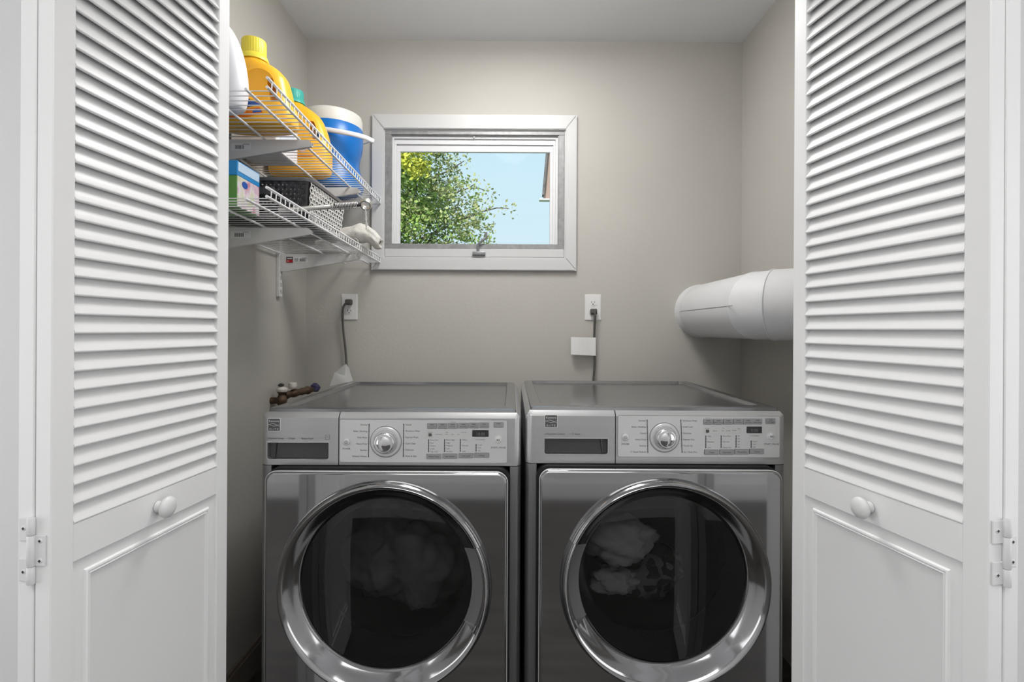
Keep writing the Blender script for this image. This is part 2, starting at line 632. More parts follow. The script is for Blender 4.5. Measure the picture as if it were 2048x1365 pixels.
bifold('door_1', (-.6231, .705), (.0922, .9957), 1, .377, .034, .866, .920, .0271, .0, .897, False,
       'white louvred bifold door folded open on the left', 'inner leaf with round white knob', 'outer leaf behind the inner leaf')
bifold('door_2', (.636, .692), (-.1746, .9846), -1, .370, .034, .878, .9316, .0271, .0, .906, True,
       'white louvred bifold door folded open on the right', 'inner leaf with round white knob', 'outer leaf behind the inner leaf')

# ------------------------------------------------------------------ window
def window():
    o = thing('window_1', 'small white framed awning window above the machines', None, (-.158, YB, 1.80), 0, None, 'structure')
    L = Vector(o.location)
    y = 0
    X0, X1, Z0, Z1 = -.613 - L.x, .281 - L.x, 1.458 - L.z, 2.137 - L.z
    x0, x1, z0, z1 = WX0 - L.x, WX1 - L.x, WZ0 - L.z, WZ1 - L.z
    # mitred casing boards
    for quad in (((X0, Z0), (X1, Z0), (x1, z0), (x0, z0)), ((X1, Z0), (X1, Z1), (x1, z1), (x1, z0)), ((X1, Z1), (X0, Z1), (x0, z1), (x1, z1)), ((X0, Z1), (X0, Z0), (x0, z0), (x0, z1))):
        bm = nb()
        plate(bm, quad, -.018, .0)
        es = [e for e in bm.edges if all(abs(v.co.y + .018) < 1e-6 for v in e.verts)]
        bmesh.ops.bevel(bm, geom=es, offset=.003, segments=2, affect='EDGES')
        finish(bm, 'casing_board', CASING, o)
    def frame(name, m, a0, a1, c0, c1, t, ya, yb, bev=.001, tb=None, tt=None):
        tb = t if tb is None else tb
        tt = t if tt is None else tt
        for q in ((a0, a1, c1 - tt, c1), (a0, a1, c0, c0 + tb), (a0, a0 + t, c0 + tb, c1 - tt), (a1 - t, a1, c0 + tb, c1 - tt)):
            bx(name, m, o, q[0], q[1], ya, yb, q[2], q[3], bev, 1)
    lx, lz = (lambda v: v - L.x), (lambda v: v - L.z)
    def ring(name, m, xo0, xi0, xi1, xo1, zo0, zi0, zi1, zo1, ya, yb, bev=.001):
        for q in ((xo0, xo1, zi1, zo1), (xo0, xo1, zo0, zi0), (xo0, xi0, zi0, zi1), (xi1, xo1, zi0, zi1)):
            bx(name, m, o, lx(q[0]), lx(q[1]), ya, yb, lz(q[2]), lz(q[3]), bev, 1)
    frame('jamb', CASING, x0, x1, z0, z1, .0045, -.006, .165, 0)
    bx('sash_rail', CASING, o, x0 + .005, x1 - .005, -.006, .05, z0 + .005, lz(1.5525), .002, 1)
    ring('metal_track', WINM, -.557, -.532, .203, .228, 1.5525, 1.573, 2.0535, 2.0695, -.004, .008)
    ring('track_lip', WINM, -.532, -.529, .200, .203, 1.573, 1.576, 2.0505, 2.0535, .002, .012, .0)
    ring('outer_frame', VINYL, -.557, -.522, .190, .228, 1.545, 1.572, 2.040, 2.0695, .010, .034)
    ring('outer_stop', VINYL, -.522, -.512, .180, .190, 1.572, 1.576, 2.018, 2.040, .018, .040)
    ring('glazing_bead', VINYL, -.512, -.497, .167, .180, 1.576, 1.580, 1.988, 2.018, .026, .040)
    bm = nb()
    box(bm, lx(-.508), lx(.176), .031, .034, lz(1.575), lz(1.995))
    finish(bm, 'pane', PANE, o)
    # peeling bits on the top track
    for px, w_, h_ in ((-.015, .013, .012), (.020, .007, .006)):
        bm = nb()
        plate(bm, [(px, z1 - .024), (px + w_, z1 - .022), (px + w_ * .2, z1 - .024 - h_)], .004, .0055)
        finish(bm, 'paint_flake', WINM, o)
    bx('track_clip', LATCH, o, -.165, -.125, .004, .008, z1 - .021, z1 - .013, .0005, 1)
    # crank handle: base plate, post, bent arm
    bm = nb()
    box(bm, -.026, .030, -.022, -.002, z0 + .012, z0 + .028, .002, 2)
    ck = finish(bm, 'crank_base', LATCH, o)
    ck.location.x = .012
    bm = nb()
    tube(bm, smooth_path([(.010, -.012, z0 + .026), (.010, -.014, z0 + .048), (.014, -.016, z0 + .062), (.034, -.018, z0 + .080), (.045, -.018, z0 + .090), (.045, -.018, z0 + .112)], 5), .0058, 10)
    finish(bm, 'crank_arm', LATCH, o)
window()

# ------------------------------------------------------------------ washing machine and dryer
HW = .345                                        # half width
PXM = 755.0                                      # photograph pixels per metre in the plane of the consoles
ZT = .987
def plan(x0, x1, y0, y1, r, cl, cr_):
    """plan outline (x,y): front corners rounded where asked, counter-clockwise seen from above."""
    out = []
    def corner(cx, cy, a, on, rr):
        if on:
            for k in range(7):
                t = a + .5 * PI * k / 6
                out.append((cx + rr * math.cos(t), cy + rr * math.sin(t)))
        else:
            out.append((cx + (rr if False else 0), cy))
    if cl: corner(x0 + r, y0 + r, PI, True, r)
    else: out.append((x0, y0))
    if cr_: corner(x1 - r, y0 + r, 1.5 * PI, True, r)
    else: out.append((x1, y0))
    out.append((x1, y1))
    out.append((x0, y1))
    return out

def prism(bm, outline, levels):
    loft(bm, [[(fx(x, y) if callable(fx) else x, fy(x, y) if callable(fy) else y, z) for x, y in outline] for z, fx, fy in levels])

def machine(kind, loc, label, group):
    W_ = kind == 'washer'
    root = thing('washing_machine' if W_ else 'tumble_dryer', label, 'washing machine' if W_ else 'dryer', loc, 0, group)
    cx = 783.0 if W_ else 1313.0
    cz, zo = (658.7, 0) if W_ else (661.5, loc[2])
    mx = lambda p: (p - cx) / PXM
    mz = lambda p: 1.2 - zo - (p - cz) / PXM
    DEP = .735
    zb = .839                                     # lower edge of the console
    zf = .9665
    seam = mx(679) if W_ else mx(1232)
    ident = None
    chx = lambda x, y: max(-HW + .011, min(HW - .011, x))
    chy = lambda x, y: max(.012, y)
    chx3 = lambda x, y: max(-HW + .026, min(HW - .026, x))
    chy3 = lambda x, y: max(.030, min(DEP - .010, y))
    chx2 = lambda x, y: max(-HW + .004, min(HW - .004, x))
    chy2 = lambda x, y: max(.004, y)
    lev = [(zb, None, None), (zf - .002, None, None), (zf + .003, chx2, chy2), (.978, chx, chy)]
    # ---- console halves
    def half(xa, xb, l, r):
        bm = nb()
        prism(bm, plan(xa, xb, 0, DEP, .018, l, r), lev)
        return bm
    # detergent drawer front with its grip pocket cut in
    rx0, rx1, rz0, rz1 = (mx(536), mx(659), mz(920), mz(885)) if W_ else (mx(1090), mx(1217), mz(910), mz(877))
    cut = nb()
    plate(cut, rrect(rx0, rx1, rz0, rz1, .006, 4, (1, 1, 0, 0)), -.02, .030)
    bm = boolean(half(-HW, seam - .0012, True, False), [cut])
    dr = finish(bm, 'drawer_front', STEEL, root, smooth=30)
    bm = nb()
    plate(bm, rrect(rx0 + .0006, rx1 - .0006, rz0 + .0006, rz1 - .0006, .0055, 4, (1, 1, 0, 0)), .014, .029)
    tube(bm, [(rx0 + .014 if W_ else rx1 - .012, .012, rz0 + .002), (rx0 + .018 if W_ else rx1 - .016, .012, rz1 - .004)], .003, 8)
    finish(bm, 'grip_pocket', POCKET, dr)
    bm = nb()
    box(bm, rx0 + .0005, rx1 - .0005, -.0012, .012, rz1 - .0028, rz1 + .0002, .0008, 1)
    finish(bm, 'grip_lip', BRIGHT, dr)
    bm = nb()
    o_ = rrect(rx0 - .001, rx1 + .001, rz0 - .001, rz1 + .0005, .007, 4, (1, 1, 0, 0))
    i_ = rrect(rx0 + .0002, rx1 - .0002, rz0 + .0002, rz1 + .0001, .006, 4, (1, 1, 0, 0))
    plate(bm, o_, -.0006, .001, i_)
    finish(bm, 'grip_edge', BRIGHT, dr)
    # badge
    bx0, bx1, bz0, bz1 = (mx(537), mx(562.5), mz(864), mz(838)) if W_ else (mx(1090), mx(1116), mz(856.5), mz(831))
    bm = nb()
    plate(bm, rrect(bx0, bx1, bz0, bz1, .003, 4), -.0012, .001, None, 0)
    plate(bm, rrect(bx0 + .0014, bx1 - .0014, bz0 + .0014, bz1 - .0014, .002, 4), -.0015, .0, None, 1)
    bw, bh = bx1 - bx0, bz1 - bz0
    text_bm(bm, [('Kenmore', (bx0 + bx1) / 2, bz1 - bh * .30, bh * .24, 'CENTER', -.0017, .86), ('E L I T E', (bx0 + bx1) / 2, bz0 + bh * .10, bh * .20, 'CENTER', -.0017, 1.0)], 2)
    for amp, ph, th in ((.10, 0.2, .0011), (-.09, .0, .0009)):
        pts = []
        for k in range(17):
            t = k / 16
            pts.append((bx0 + .0014 + (bw - .0028) * t, bz0 + bh * .47 + bh * amp * math.sin(PI * (1.55 * t + ph) - .9)))
        up = [(x, z + th * (.4 + .6 * math.sin(PI * k / 16))) for k, (x, z) in enumerate(pts)]
        plate(bm, pts + up[::-1], -.0018, -.0010, None, 2)
    finish(bm, 'badge', [WHITEINK, mat('badge_grey', (.11, .11, .11), .5), WHITEINK], dr)
    bm = nb()
    if W_:
        its = [('\u2302 Kenmore Connect', mx(537), mz(880), .0064, 'LEFT', -.0006, .78), ('\u2022  \u25CB Steam', mx(575.0), mz(880), .0064, 'LEFT', -.0006, .76), ('\u2022  Vibration Guard', mx(600.0), mz(880), .0064, 'LEFT', -.0006, .78)]
        plate(bm, rrect(mx(652), mx(661), mz(880), mz(871), .0008, 2), -.0005, .0, rrect(mx(652.6), mx(660.4), mz(879.4), mz(871.6), .0006, 2))
        plate(bm, [(mx(654), mz(875.5)), (mx(659), mz(875.5)), (mx(659), mz(874.8)), (mx(654), mz(874.8))], -.0005, .0)
    else:
        its = [('\u2302 Kenmore Connect', mx(1090.5), mz(871), .0068, 'LEFT', -.0006, .92), ('\u2022  \u25CB Steam', mx(1140), mz(871), .0068, 'LEFT', -.0006, .92)]
    text_bm(bm, its)
    finish(bm, 'lettering', INK, dr, recalc=False, smooth=0)['kind'] = 'stuff'
    # ---- control panel
    bm = half(seam + .0012, HW, False, True)
    cp = finish(bm, 'control_panel', STEEL, root, smooth=30)
    if W_:
        q = lambda x, y: (mx(660 + x / 5.12), mz(810 + y / 5.12))
        ox0, oz1 = q(104, 158); ox1, oz0 = q(1824, 588)
        ox0, oz1, ox1, oz0 = mx(681), mz(840), mx(1015.5), mz(925)
    else:
        q = lambda x, y: (mx(1210 + x / 5.12), mz(810 + y / 5.12))
        ox0, oz1, ox1, oz0 = mx(1237), mz(832), mx(1560), mz(914)
    bm = nb()
    plate(bm, rrect(ox0, ox1, oz0, oz1, .004, 4), -.0014, .001)
    finish(bm, 'overlay', OVERLAY, cp)
    bm = nb()
    plate(bm, rrect(ox0 - .0009, ox1 + .0009, oz0 - .0009, oz1 + .0009, .0048, 4), -.0007, .001)
    finish(bm, 'overlay_edge', CABM, cp)
    YO = -.0014
    # dial
    dxp = (q(580, 378) if W_ else q(613, 334))
    ro = .0405 if W_ else .0385
    bm = nb()
    lathe(bm, [(0, YO - .002), (ro * .74, YO - .002), (ro * .80, YO - .0045), (ro * .93, YO - .0045), (ro * .985, YO - .002), (ro, YO)], (dxp[0], 0, dxp[1]), 'Y', 48)
    finish(bm, 'dial_ring', OVERLAY, cp)
    bm = nb()
    rk = ro * .70
    lathe(bm, [(rk * 1.02, YO - .001), (rk, YO - .010), (rk * .97, YO - .020), (rk * .90, YO - .0235), (rk * .80, YO - .0245), (rk * .76, YO - .0240), (rk * .60, YO - .0265), (rk * .3, YO - .0285), (0, YO - .0290)], (dxp[0], 0, dxp[1]), 'Y', 48)
    finish(bm, 'dial', KNOBM, cp, smooth=60)
    for f in (ro + .0012,):
        bm = nb()
        plate(bm, circle2(*dxp, f, 48), YO - .0006, YO + .0005, circle2(*dxp, f - .0008, 48))
        finish(bm, 'dial_outline', INK, cp)
    # round buttons
    def rbutton(x, y, glyph):
        X, Z = q(x, y)
        bm = nb()
        r = .0118
        lathe(bm, [(r, YO), (r, YO - .001), (r * .86, YO - .0014), (r * .80, YO - .0008), (r * .76, YO - .003), (r * .60, YO - .0042), (0, YO - .0046)], (X, 0, Z), 'Y', 32)
        b = finish(bm, 'button', OVERLAY if glyph == 'p' else TRIM, cp, smooth=60)
        b['label'] = 'round power button' if glyph == 'p' else 'round start and pause button'
        bm = nb()
        ys = YO - .0049
        if glyph == 'p':
            plate(bm, circle2(X, Z, .0042, 24), ys, ys + .0006, circle2(X, Z, .0035, 24))
            plate(bm, [(X - .0004, Z - .0022), (X + .0004, Z - .0022), (X + .0004, Z + .0022), (X - .0004, Z + .0022)], ys, ys + .0006)
        else:
            plate(bm, [(X - .0036, Z - .003), (X - .0002, Z), (X - .0036, Z + .003)], ys, ys + .0006)
            for k in (.0008, .0028):
                plate(bm, [(X + k, Z - .003), (X + k + .0009, Z - .003), (X + k + .0009, Z + .003), (X + k, Z + .003)], ys, ys + .0006)
        finish(bm, 'button_symbol', INK, cp)
    T = []
    D = []                                        # dark print rectangles
    tx = lambda s, x, y, size=.0056, al='LEFT', ws=1.0: T.append((s, *q(x, y), size, al, YO - .0002, ws))
    def bar(x, y0, y1, w, dx=0):
        xa, za = q(x, y0)
        xb, zb_ = q(x + dx, y1)
        h = w / 5.12 / PXM / 2
        D.append([(xb - h, zb_), (xb + h, zb_), (xa + h, za), (xa - h, za)])
    def ticks(x, ys, dx=0, y0=0, y1=1):
        for yy in ys:
            xx = x + dx * (yy - y0) / max(1, (y1 - y0))
            bar(xx, yy - 4, yy + 4, 11)
    if W_:
        rbutton(179, 380, 'p'); rbutton(1729, 352, 's')
        tx('POWER', 178, 459, .0060, 'CENTER'); tx('START | PAUSE', 1730, 440, .0060, 'CENTER')
        ls = ['Normal', 'Bulky | Bedding', 'Kids Wear', 'Heavy Duty', 'Sanitize', 'Whitest Whites']
        rs = ['Casual', 'Workout Wear', 'Express Wash', 'Cold Clean', 'Delicates', 'Rinse & Spin']
        yl = [205, 271, 335, 400, 464, 528]
        for s, yy in zip(ls, yl): tx(s, 392 - (yy - 205) * .015, yy + 8, .0060, 'RIGHT')
        for s, yy in zip(rs, [202, 266, 330, 395, 459, 523]): tx(s, 779, yy + 8, .0060)
        bar(408, 195, 538, 8, -4); ticks(408, yl, -4, 195, 538)
        bar(762, 192, 534, 8, -3); ticks(762, [202, 266, 330, 395, 459, 523], -3, 192, 534)
        cols = [(1018, 352, 482, ['Extra Hot', 'Hot', 'Warm', 'Cold', 'Tap Cold']), (1181, 350, 480, ['Extra High', 'High', 'Medium', 'Low', 'No Spin']), (1342, 348, 476, ['Heavy', '\u2022', 'Normal', '\u2022', 'Light']), (1503, 398, 472, ['Loud', 'Soft', 'Off'])]
        low = [(1071, 524, 'Wash Temp'), (1235, 520, 'Spin Speed'), (1400, 515, 'Soil Level'), (1561, 510, 'Chime')]
        top = [(1051, 212, 'Accela Wash'), (1159, 211, 'Steam Treat'), (1266, 209, 'Pre Wash'), (1373, 207, 'Extra Rinse'), (1479, 205, 'Delay Start'), (1585, 203, 'Stay Fresh')]
        extra = (1732, 198)
        disp = (1547, 287, 164, 64, '18:88')
        win = (990, 1410, 256, 336)
        tx('\u2302 Connect', 1546, 356, .0054, 'CENTER')
        tx('OPTIONS', 1266, 176, .0032, 'CENTER')
        wi = [('Est. Time', 1036, 279, .0032), ('Wash', 1203, 278, .0032), ('Door Lock', 1378, 276, .0032), ('Load Sensing', 1120, 300, .0036), ('Rinse', 1200, 299, .0036), ('Spin', 1262, 299, .0036), ('Dry', 1322, 299, .0036)]
        ic = (1018, 1046, 288, 318)
        bw_, bh_ = 148, 46
        tw, th_ = 95, 52
    else:
        rbutton(212, 332, 'p'); rbutton(1703, 315, 's')
        tx('POWER', 214, 412, .0060, 'CENTER'); tx('START | PAUSE', 1708, 404, .0060, 'CENTER')
        ls = ['Normal', 'Bulky | Bedding', 'Casual', 'Heavy Duty', 'Sanitize', '\u25CB Steam Refresh']
        rs = ['Workout Wear', 'Small Load', 'Delicates', 'Express Dry', 'Touch Up', 'Air | Rack Dry']
        yl = [163, 227, 291, 355, 419, 482]
        for s, yy in zip(ls, yl): tx(s, 419 + (yy - 163) * .03, yy + 8, .0060, 'RIGHT')
        yr = [161, 224, 288, 353, 417, 481]
        for s, yy in zip(rs, yr): tx(s, 797 + (yy - 161) * .035, yy + 8, .0060)
        bar(434, 150, 493, 8, 10); ticks(434, yl, 10, 150, 493)
        bar(779, 148, 491, 8, 15); ticks(779, yr, 15, 148, 491)
        cols = [(1036, 312, 440, ['High', '\u2022', 'Medium', '\u2022', 'Low']), (1192, 310, 438, ['Extra Dry', '\u2022', 'Normal', '\u2022', 'Damp Dry']), (1345, 308, 434, ['60', '50', '40', '30', '20']), (1499, 362, 434, ['Loud', 'Soft', 'Off'])]
        low = [(1093, 480, 'Temp'), (1250, 478, 'Dry Level'), (1403, 475, 'Timed Dry'), (1555, 471, 'Chime')]
        top = [(1058, 170, 'Energy Saver'), (1160, 169, 'Wrinkle Guard'), (1262, 168, 'Check Filter'), (1364, 166, 'Extra Rinse'), (1464, 165, 'Less Time'), (1560, 164, 'Reduce Static')]
        extra = (1696, 160)
        disp = (1530, 250, 152, 64, '8:88')
        win = (1008, 1400, 213, 295)
        tx('\u2302 Connect', 1533, 317, .0054, 'CENTER')
        tx('OPTIONS', 1057, 136, .003, 'CENTER')
        wi = [('Est. Time', 1048, 238, .0032), ('Time', 1210, 236, .0032), ('Check', 1372, 240, .0032), ('Sensing', 1127, 262, .0036), ('Dry', 1208, 261, .0036), ('Cooling', 1262, 260, .0036), ('Wrinkle', 1325, 258, .0036)]
        ic = (1036, 1062, 250, 280)
        bw_, bh_ = 146, 48
        tw, th_ = 95, 52
    for x, y0, y1, ws in cols:
        bar(x, y0, y1, 8)
        n = len(ws)
        ys = [y0 + 6 + (y1 - y0 - 12) * k / (n - 1) for k in range(n)]
        ticks(x, ys)
        for s, yy in zip(ws, ys):
            tx(s, x + (17 if s != '\u2022' else 38), yy + 7, .0052)
    def rectb(xc, yc, w, h, d, m, name='button', r=.0012):
        x0, z0 = q(xc - w / 2, yc + h / 2)
        x1, z1 = q(xc + w / 2, yc - h / 2)
        bm = nb()
        plate(bm, rrect(x0 - .0006, x1 + .0006, z0 - .0009, z1 + .0004, r + .0005, 3), YO - .0005, YO + .0005, None, 1)
        plate(bm, rrect(x0, x1, z0, z1, r, 3), YO - d, YO + .0003, None, 0)
        return finish(bm, name, [m, INK], cp)
    for x, y, s in low:
        rectb(x, y, bw_, bh_, .0022, BUTTON)
        T.append((s, *q(x, y + 9), .0056, 'CENTER', YO - .0025, 1.0))
    for x, y, s in top + [(*extra, 'Cycle Signal' if not W_ else '')]:
        rectb(x, y, tw, th_, .0022, BUTTON)
        X, Z = q(x, y - 12)
        D.append([(X - .0052, Z - .0007), (X + .0052, Z - .0007), (X + .0052, Z + .0007), (X - .0052, Z + .0007), 'b'])
        if s:
            T.append((s, *q(x, y + 14), .0042, 'CENTER', YO - .0025, .9))
    d_ = rectb(disp[0], disp[1], disp[2], disp[3], .0010, DISPLAY, 'display', .0006)
    bm = nb()
    X, Z = q(disp[0], disp[1] + 21)
    text_bm(bm, [(disp[4], X, Z, .0115, 'CENTER', YO - .0013, .95)])
    finish(bm, 'display_digits', SEG, cp, recalc=False, smooth=0)
    x0, z0 = q(win[0], win[3]); x1, z1 = q(win[1], win[2])
    bm = nb()
    plate(bm, rrect(x0, x1, z0, z1, .001, 2), YO - .0005, YO + .0003)
    finish(bm, 'status_strip', mat('pale_status_strip', (.70, .70, .70), .4, .1), cp)
    for s, x, y, sz in wi:
        T.append((s, *q(x, y + 4), sz, 'CENTER', YO - .0008, .95))
    a, b = q(ic[0], ic[3]), q(ic[1], ic[2])
    D.append([(a[0], a[1]), (b[0], a[1]), (b[0], b[1]), (a[0], b[1]), 'b'])
    D.append([(b[0], a[1] + .001), (b[0] + .001, a[1] + .001), (b[0] + .001, b[1] - .001), (b[0], b[1] - .001), 'b'])
    bm = nb()
    text_bm(bm, T)
    for r in D:
        y_ = YO - .0026 if r[-1] == 'b' else YO - .0003
        plate(bm, [p for p in r if p != 'b'], y_, y_ + .0008 if r[-1] == 'b' else YO + .0003)
    finish(bm, 'lettering', INK, cp, recalc=False, smooth=0)['kind'] = 'stuff'
    # ---- lid with a sunken centre
    bm = nb()
    def rect_ring(xi, yf, yb, z, r):
        pts = rrect(-HW + xi, HW - xi, yf, DEP - yb, r, 4)
        return [(x, y, z) for x, y in pts]
    loft(bm, [rect_ring(.0125, .0135, .002, .9780, .006), rect_ring(.0145, .0150, .004, .9852, .006), rect_ring(.018, .019, .008, ZT, .006),
              rect_ring(.042, .062, .018, ZT, .016), rect_ring(.047, .075, .030, ZT - .0085, .016)])
    finish(bm, 'lid', LIDM, root, smooth=25)
    # ---- cabinet: open-fronted shell
    bm = nb()
    shell = [(-.300, .04), (-.318, .04), (-.318, .0)] + plan(-HW, HW, 0, DEP, .016, True, True) + [(.318, .0), (.318, .04), (.300, .04)]
    # reorder: left front pillar -> left side -> back -> right side -> right pillar
    lp = [(-HW + .016 + .016 * math.cos(1.5 * PI - .5 * PI * k / 6), .016 + .016 * math.sin(1.5 * PI - .5 * PI * k / 6)) for k in range(7)]
    rp = [(-x, y) for x, y in lp[::-1]]
    path = [(-.316, .05), (-.316, .0)] + lp + [(-HW, DEP), (HW, DEP)] + rp + [(.316, .0), (.316, .05)]
    A = [bm.verts.new((x, y, .03)) for x, y in path]
    B = [bm.verts.new((x, y, zb - .0015)) for x, y in path]
    for k in range(len(path) - 1):
        bm.faces.new((A[k], A[k + 1], B[k + 1], B[k]))
    finish(bm, 'cabinet', mat('pillar_steel', (.33, .33, .335), .32, .85), root, smooth=30)
    bm = nb()
    box(bm, -.31, .31, .03, DEP - .02, .03, .05)
    finish(bm, 'base_pan', BLACK, root)
    for sx_ in (-1, 1):
        for yy in (.06, DEP - .06):
            bm = nb()
            lathe(bm, [(0, 0), (.022, 0), (.022, .012), (.012, .016), (.012, .032), (0, .032)], (sx_ * .29, yy, 0), 'Z', 16)
            finish(bm, 'foot', BLACK, root)
    # ---- front door assembly
    dx, dz = (-.002, .541) if W_ else (.010, .547)
    RS = 1.0 if W_ else .98
    PY = -.052
    zp0, zp1 = .10, .8365
    hole = circle2(dx, dz, .226 * RS, 72)
    bm = nb()
    plate(bm, rrect(-.3165, .3165, zp0 - .008, zp1 + .0005, .030, 8), -.020, .030, hole)
    finish(bm, 'gasket', BLACK, root, smooth=30)
    bm = nb()
    hp = circle2(dx, dz, .250 * RS, 72)
    def out(ins):
        return rrect(-.309 + ins, .309 - ins, zp0 + ins, zp1 - .003 - ins, .026 - ins, 8)
    rims = loft(bm, [[(x, y, z) for x, z in out(ins)] for ins, y in ((0, -.018), (0, PY + .006), (.0008, PY + .003), (.003, PY + .0008), (.006, PY))], cap=False)
    hf = [bm.verts.new((x, PY, z)) for x, z in hp]
    hb = [bm.verts.new((x, -.018, z)) for x, z in hp]
    es = []
    for k in range(len(hf)):
        bm.faces.new((hf[k], hf[(k + 1) % 72], hb[(k + 1) % 72], hb[k]))
        es.append(bm.edges.get((hf[k], hf[(k + 1) % 72])))
    fr = rims[-1]
    es += [bm.edges.get((fr[k], fr[(k + 1) % len(fr)])) for k in range(len(fr))]
    bmesh.ops.triangle_fill(bm, use_beauty=True, use_dissolve=False, edges=es)
    dp = finish(bm, 'door', DARKG, root, smooth=40)
    for f in dp.data.polygons:
        if abs(f.normal.y) > .999: f.use_smooth = False
    bm = nb()
    pts = [(x, PY + .007, z) for x, z in rrect(-.3098, .3098, zp0 - .0008, zp1 - .0022, .027, 10)]
    tube(bm, pts, .0017, 6, closed=True)
    finish(bm, 'door_trim', OVERLAY, dp, smooth=60)
    # ring, open where the grip is
    g0 = 25 * PI / 180
    ga = 0 if W_ else PI
    k_ = RS
    prof = [(.274 * k_, PY), (.2715 * k_, PY - .012), (.266 * k_, PY - .0215), (.262 * k_, PY - .024), (.2585 * k_, PY - .0225), (.250 * k_, PY - .014), (.238 * k_, PY + .002), (.228 * k_, PY + .014), (.2215 * k_, PY + .020), (.2200 * k_, PY + .028), (.2250 * k_, PY + .032), (.274 * k_, PY + .012)]
    bm = nb()
    lathe(bm, prof, (dx, 0, dz), 'Y', 120, ga + g0, ga + 2 * PI - g0, True)
    finish(bm, 'door_ring', CHROME, dp, smooth=40)
    prof2 = [(.274 * k_, PY), (.2715 * k_, PY - .012), (.266 * k_, PY - .0215), (.263 * k_, PY - .023), (.2600 * k_, PY - .020), (.2580 * k_, PY + .004), (.2400 * k_, PY + .013), (.2215 * k_, PY + .020), (.2200 * k_, PY + .028), (.2250 * k_, PY + .032), (.274 * k_, PY + .012)]
    bm = nb()
    lathe(bm, prof2, (dx, 0, dz), 'Y', 24, ga - g0, ga + g0, True)
    finish(bm, 'door_grip', mat('grip_steel', (.20, .20, .205), .22, .9), dp, smooth=40)
    bm = nb()
    pts = [(dx + .2605 * k_ * math.cos(ga - g0 + 2 * g0 * t / 24), PY - .0232, dz + .2605 * k_ * math.sin(ga - g0 + 2 * g0 * t / 24)) for t in range(25)]
    tube(bm, pts, .0027, 8)
    finish(bm, 'grip_trim', BRIGHT, dp, smooth=60)
    # smoked glass and what is behind it
    bm = nb()
    lathe(bm, [(0, PY + .0195), (.07 * k_, PY + .0197), (.14 * k_, PY + .0204), (.19 * k_, PY + .0214), (.2215 * k_, PY + .023)], (dx, 0, dz), 'Y', 72)
    finish(bm, 'door_glass', SHIELD, dp, smooth=60)
    bm = nb()
    lathe(bm, [(.2255 * k_, PY + .030), (.205 * k_, PY + .060), (.195 * k_, PY + .10), (.20 * k_, .075), (.235, .080)], (dx, 0, dz), 'Y', 64)
    finish(bm, 'door_seal', LINER, root, smooth=60)
    bm = nb()
    lathe(bm, [(.235, .080), (.255, .09), (.262, .12), (.262, .56), (.24, .58), (.0, .60)], (dx, 0, dz), 'Y', 64)
    finish(bm, 'drum', DRUM, root, smooth=50)
    if not W_:
        for kk in range(14):
            a = PI * 1.5 + (kk - 6.5) * .085
            r = .198
            bx('vent_slot', SLOT, root, -.0022, .0022, -.004, .004, -.006, .006, .001, 1, loc=(dx + r * math.cos(a), .055, dz + r * math.sin(a)))
    return root, (loc[0] + dx, loc[1], loc[2] + dz)

YM = 1.377
wm, wc = machine('washer', (-.318, YM, 0), 'graphite front loading washing machine with the round door grip on the right', 'matching laundry machines')
dm, dc = machine('dryer', (.384, YM, .008), 'graphite front loading tumble dryer with the round door grip on the left', 'matching laundry machines')

def blob(name, m, c, rad, seed, amp, freq, label, cat, sub=4):
    bm = nb()
    bmesh.ops.create_icosphere(bm, subdivisions=sub, radius=1)
    for v in bm.verts:
        d = v.co.normalized()
        n = noise.fractal(d * freq + Vector((seed, seed * .7, 0)), 1.0, 2.0, 4) * amp
        n += .5 * amp * (1 - abs(noise.noise(d * freq * 1.7 + Vector((0, seed, 3))))) * 1.0 - .3 * amp
        v.co = Vector((d.x * rad[0], d.y * rad[1], d.z * rad[2])) * (1 + n)
    return tag(finish(bm, name, m, None, c, smooth=80), label, cat)

blob('towel', CLOTH, (dc[0] - .085, YM + .115, dc[2] + .050), (.095, .075, .062), 3.1, .35, 1.6, 'large pale towel bunched up behind the dryer glass', 'towel')
blob('face_cloth', CLOTH, (dc[0] - .095, YM + .14, dc[2] - .085), (.060, .045, .036), 7.7, .40, 1.8, 'small pale cloth below the towel behind the dryer glass', 'cloth')
blob('patterned_bedspread', PATT, (dc[0] + .03, YM + .33, dc[2] - .13), (.13, .12, .08), 5.2, .3, 1.3, 'dark scroll patterned cloth lying at the bottom of the dryer drum', 'cloth')
blob('laundry_bundle', CLOTH2, (wc[0] + .02, YM + .24, wc[2] - .03), (.17, .14, .15), 1.9, .38, 1.5, 'twisted wet laundry bundle inside the washing machine drum', 'laundry', 5)

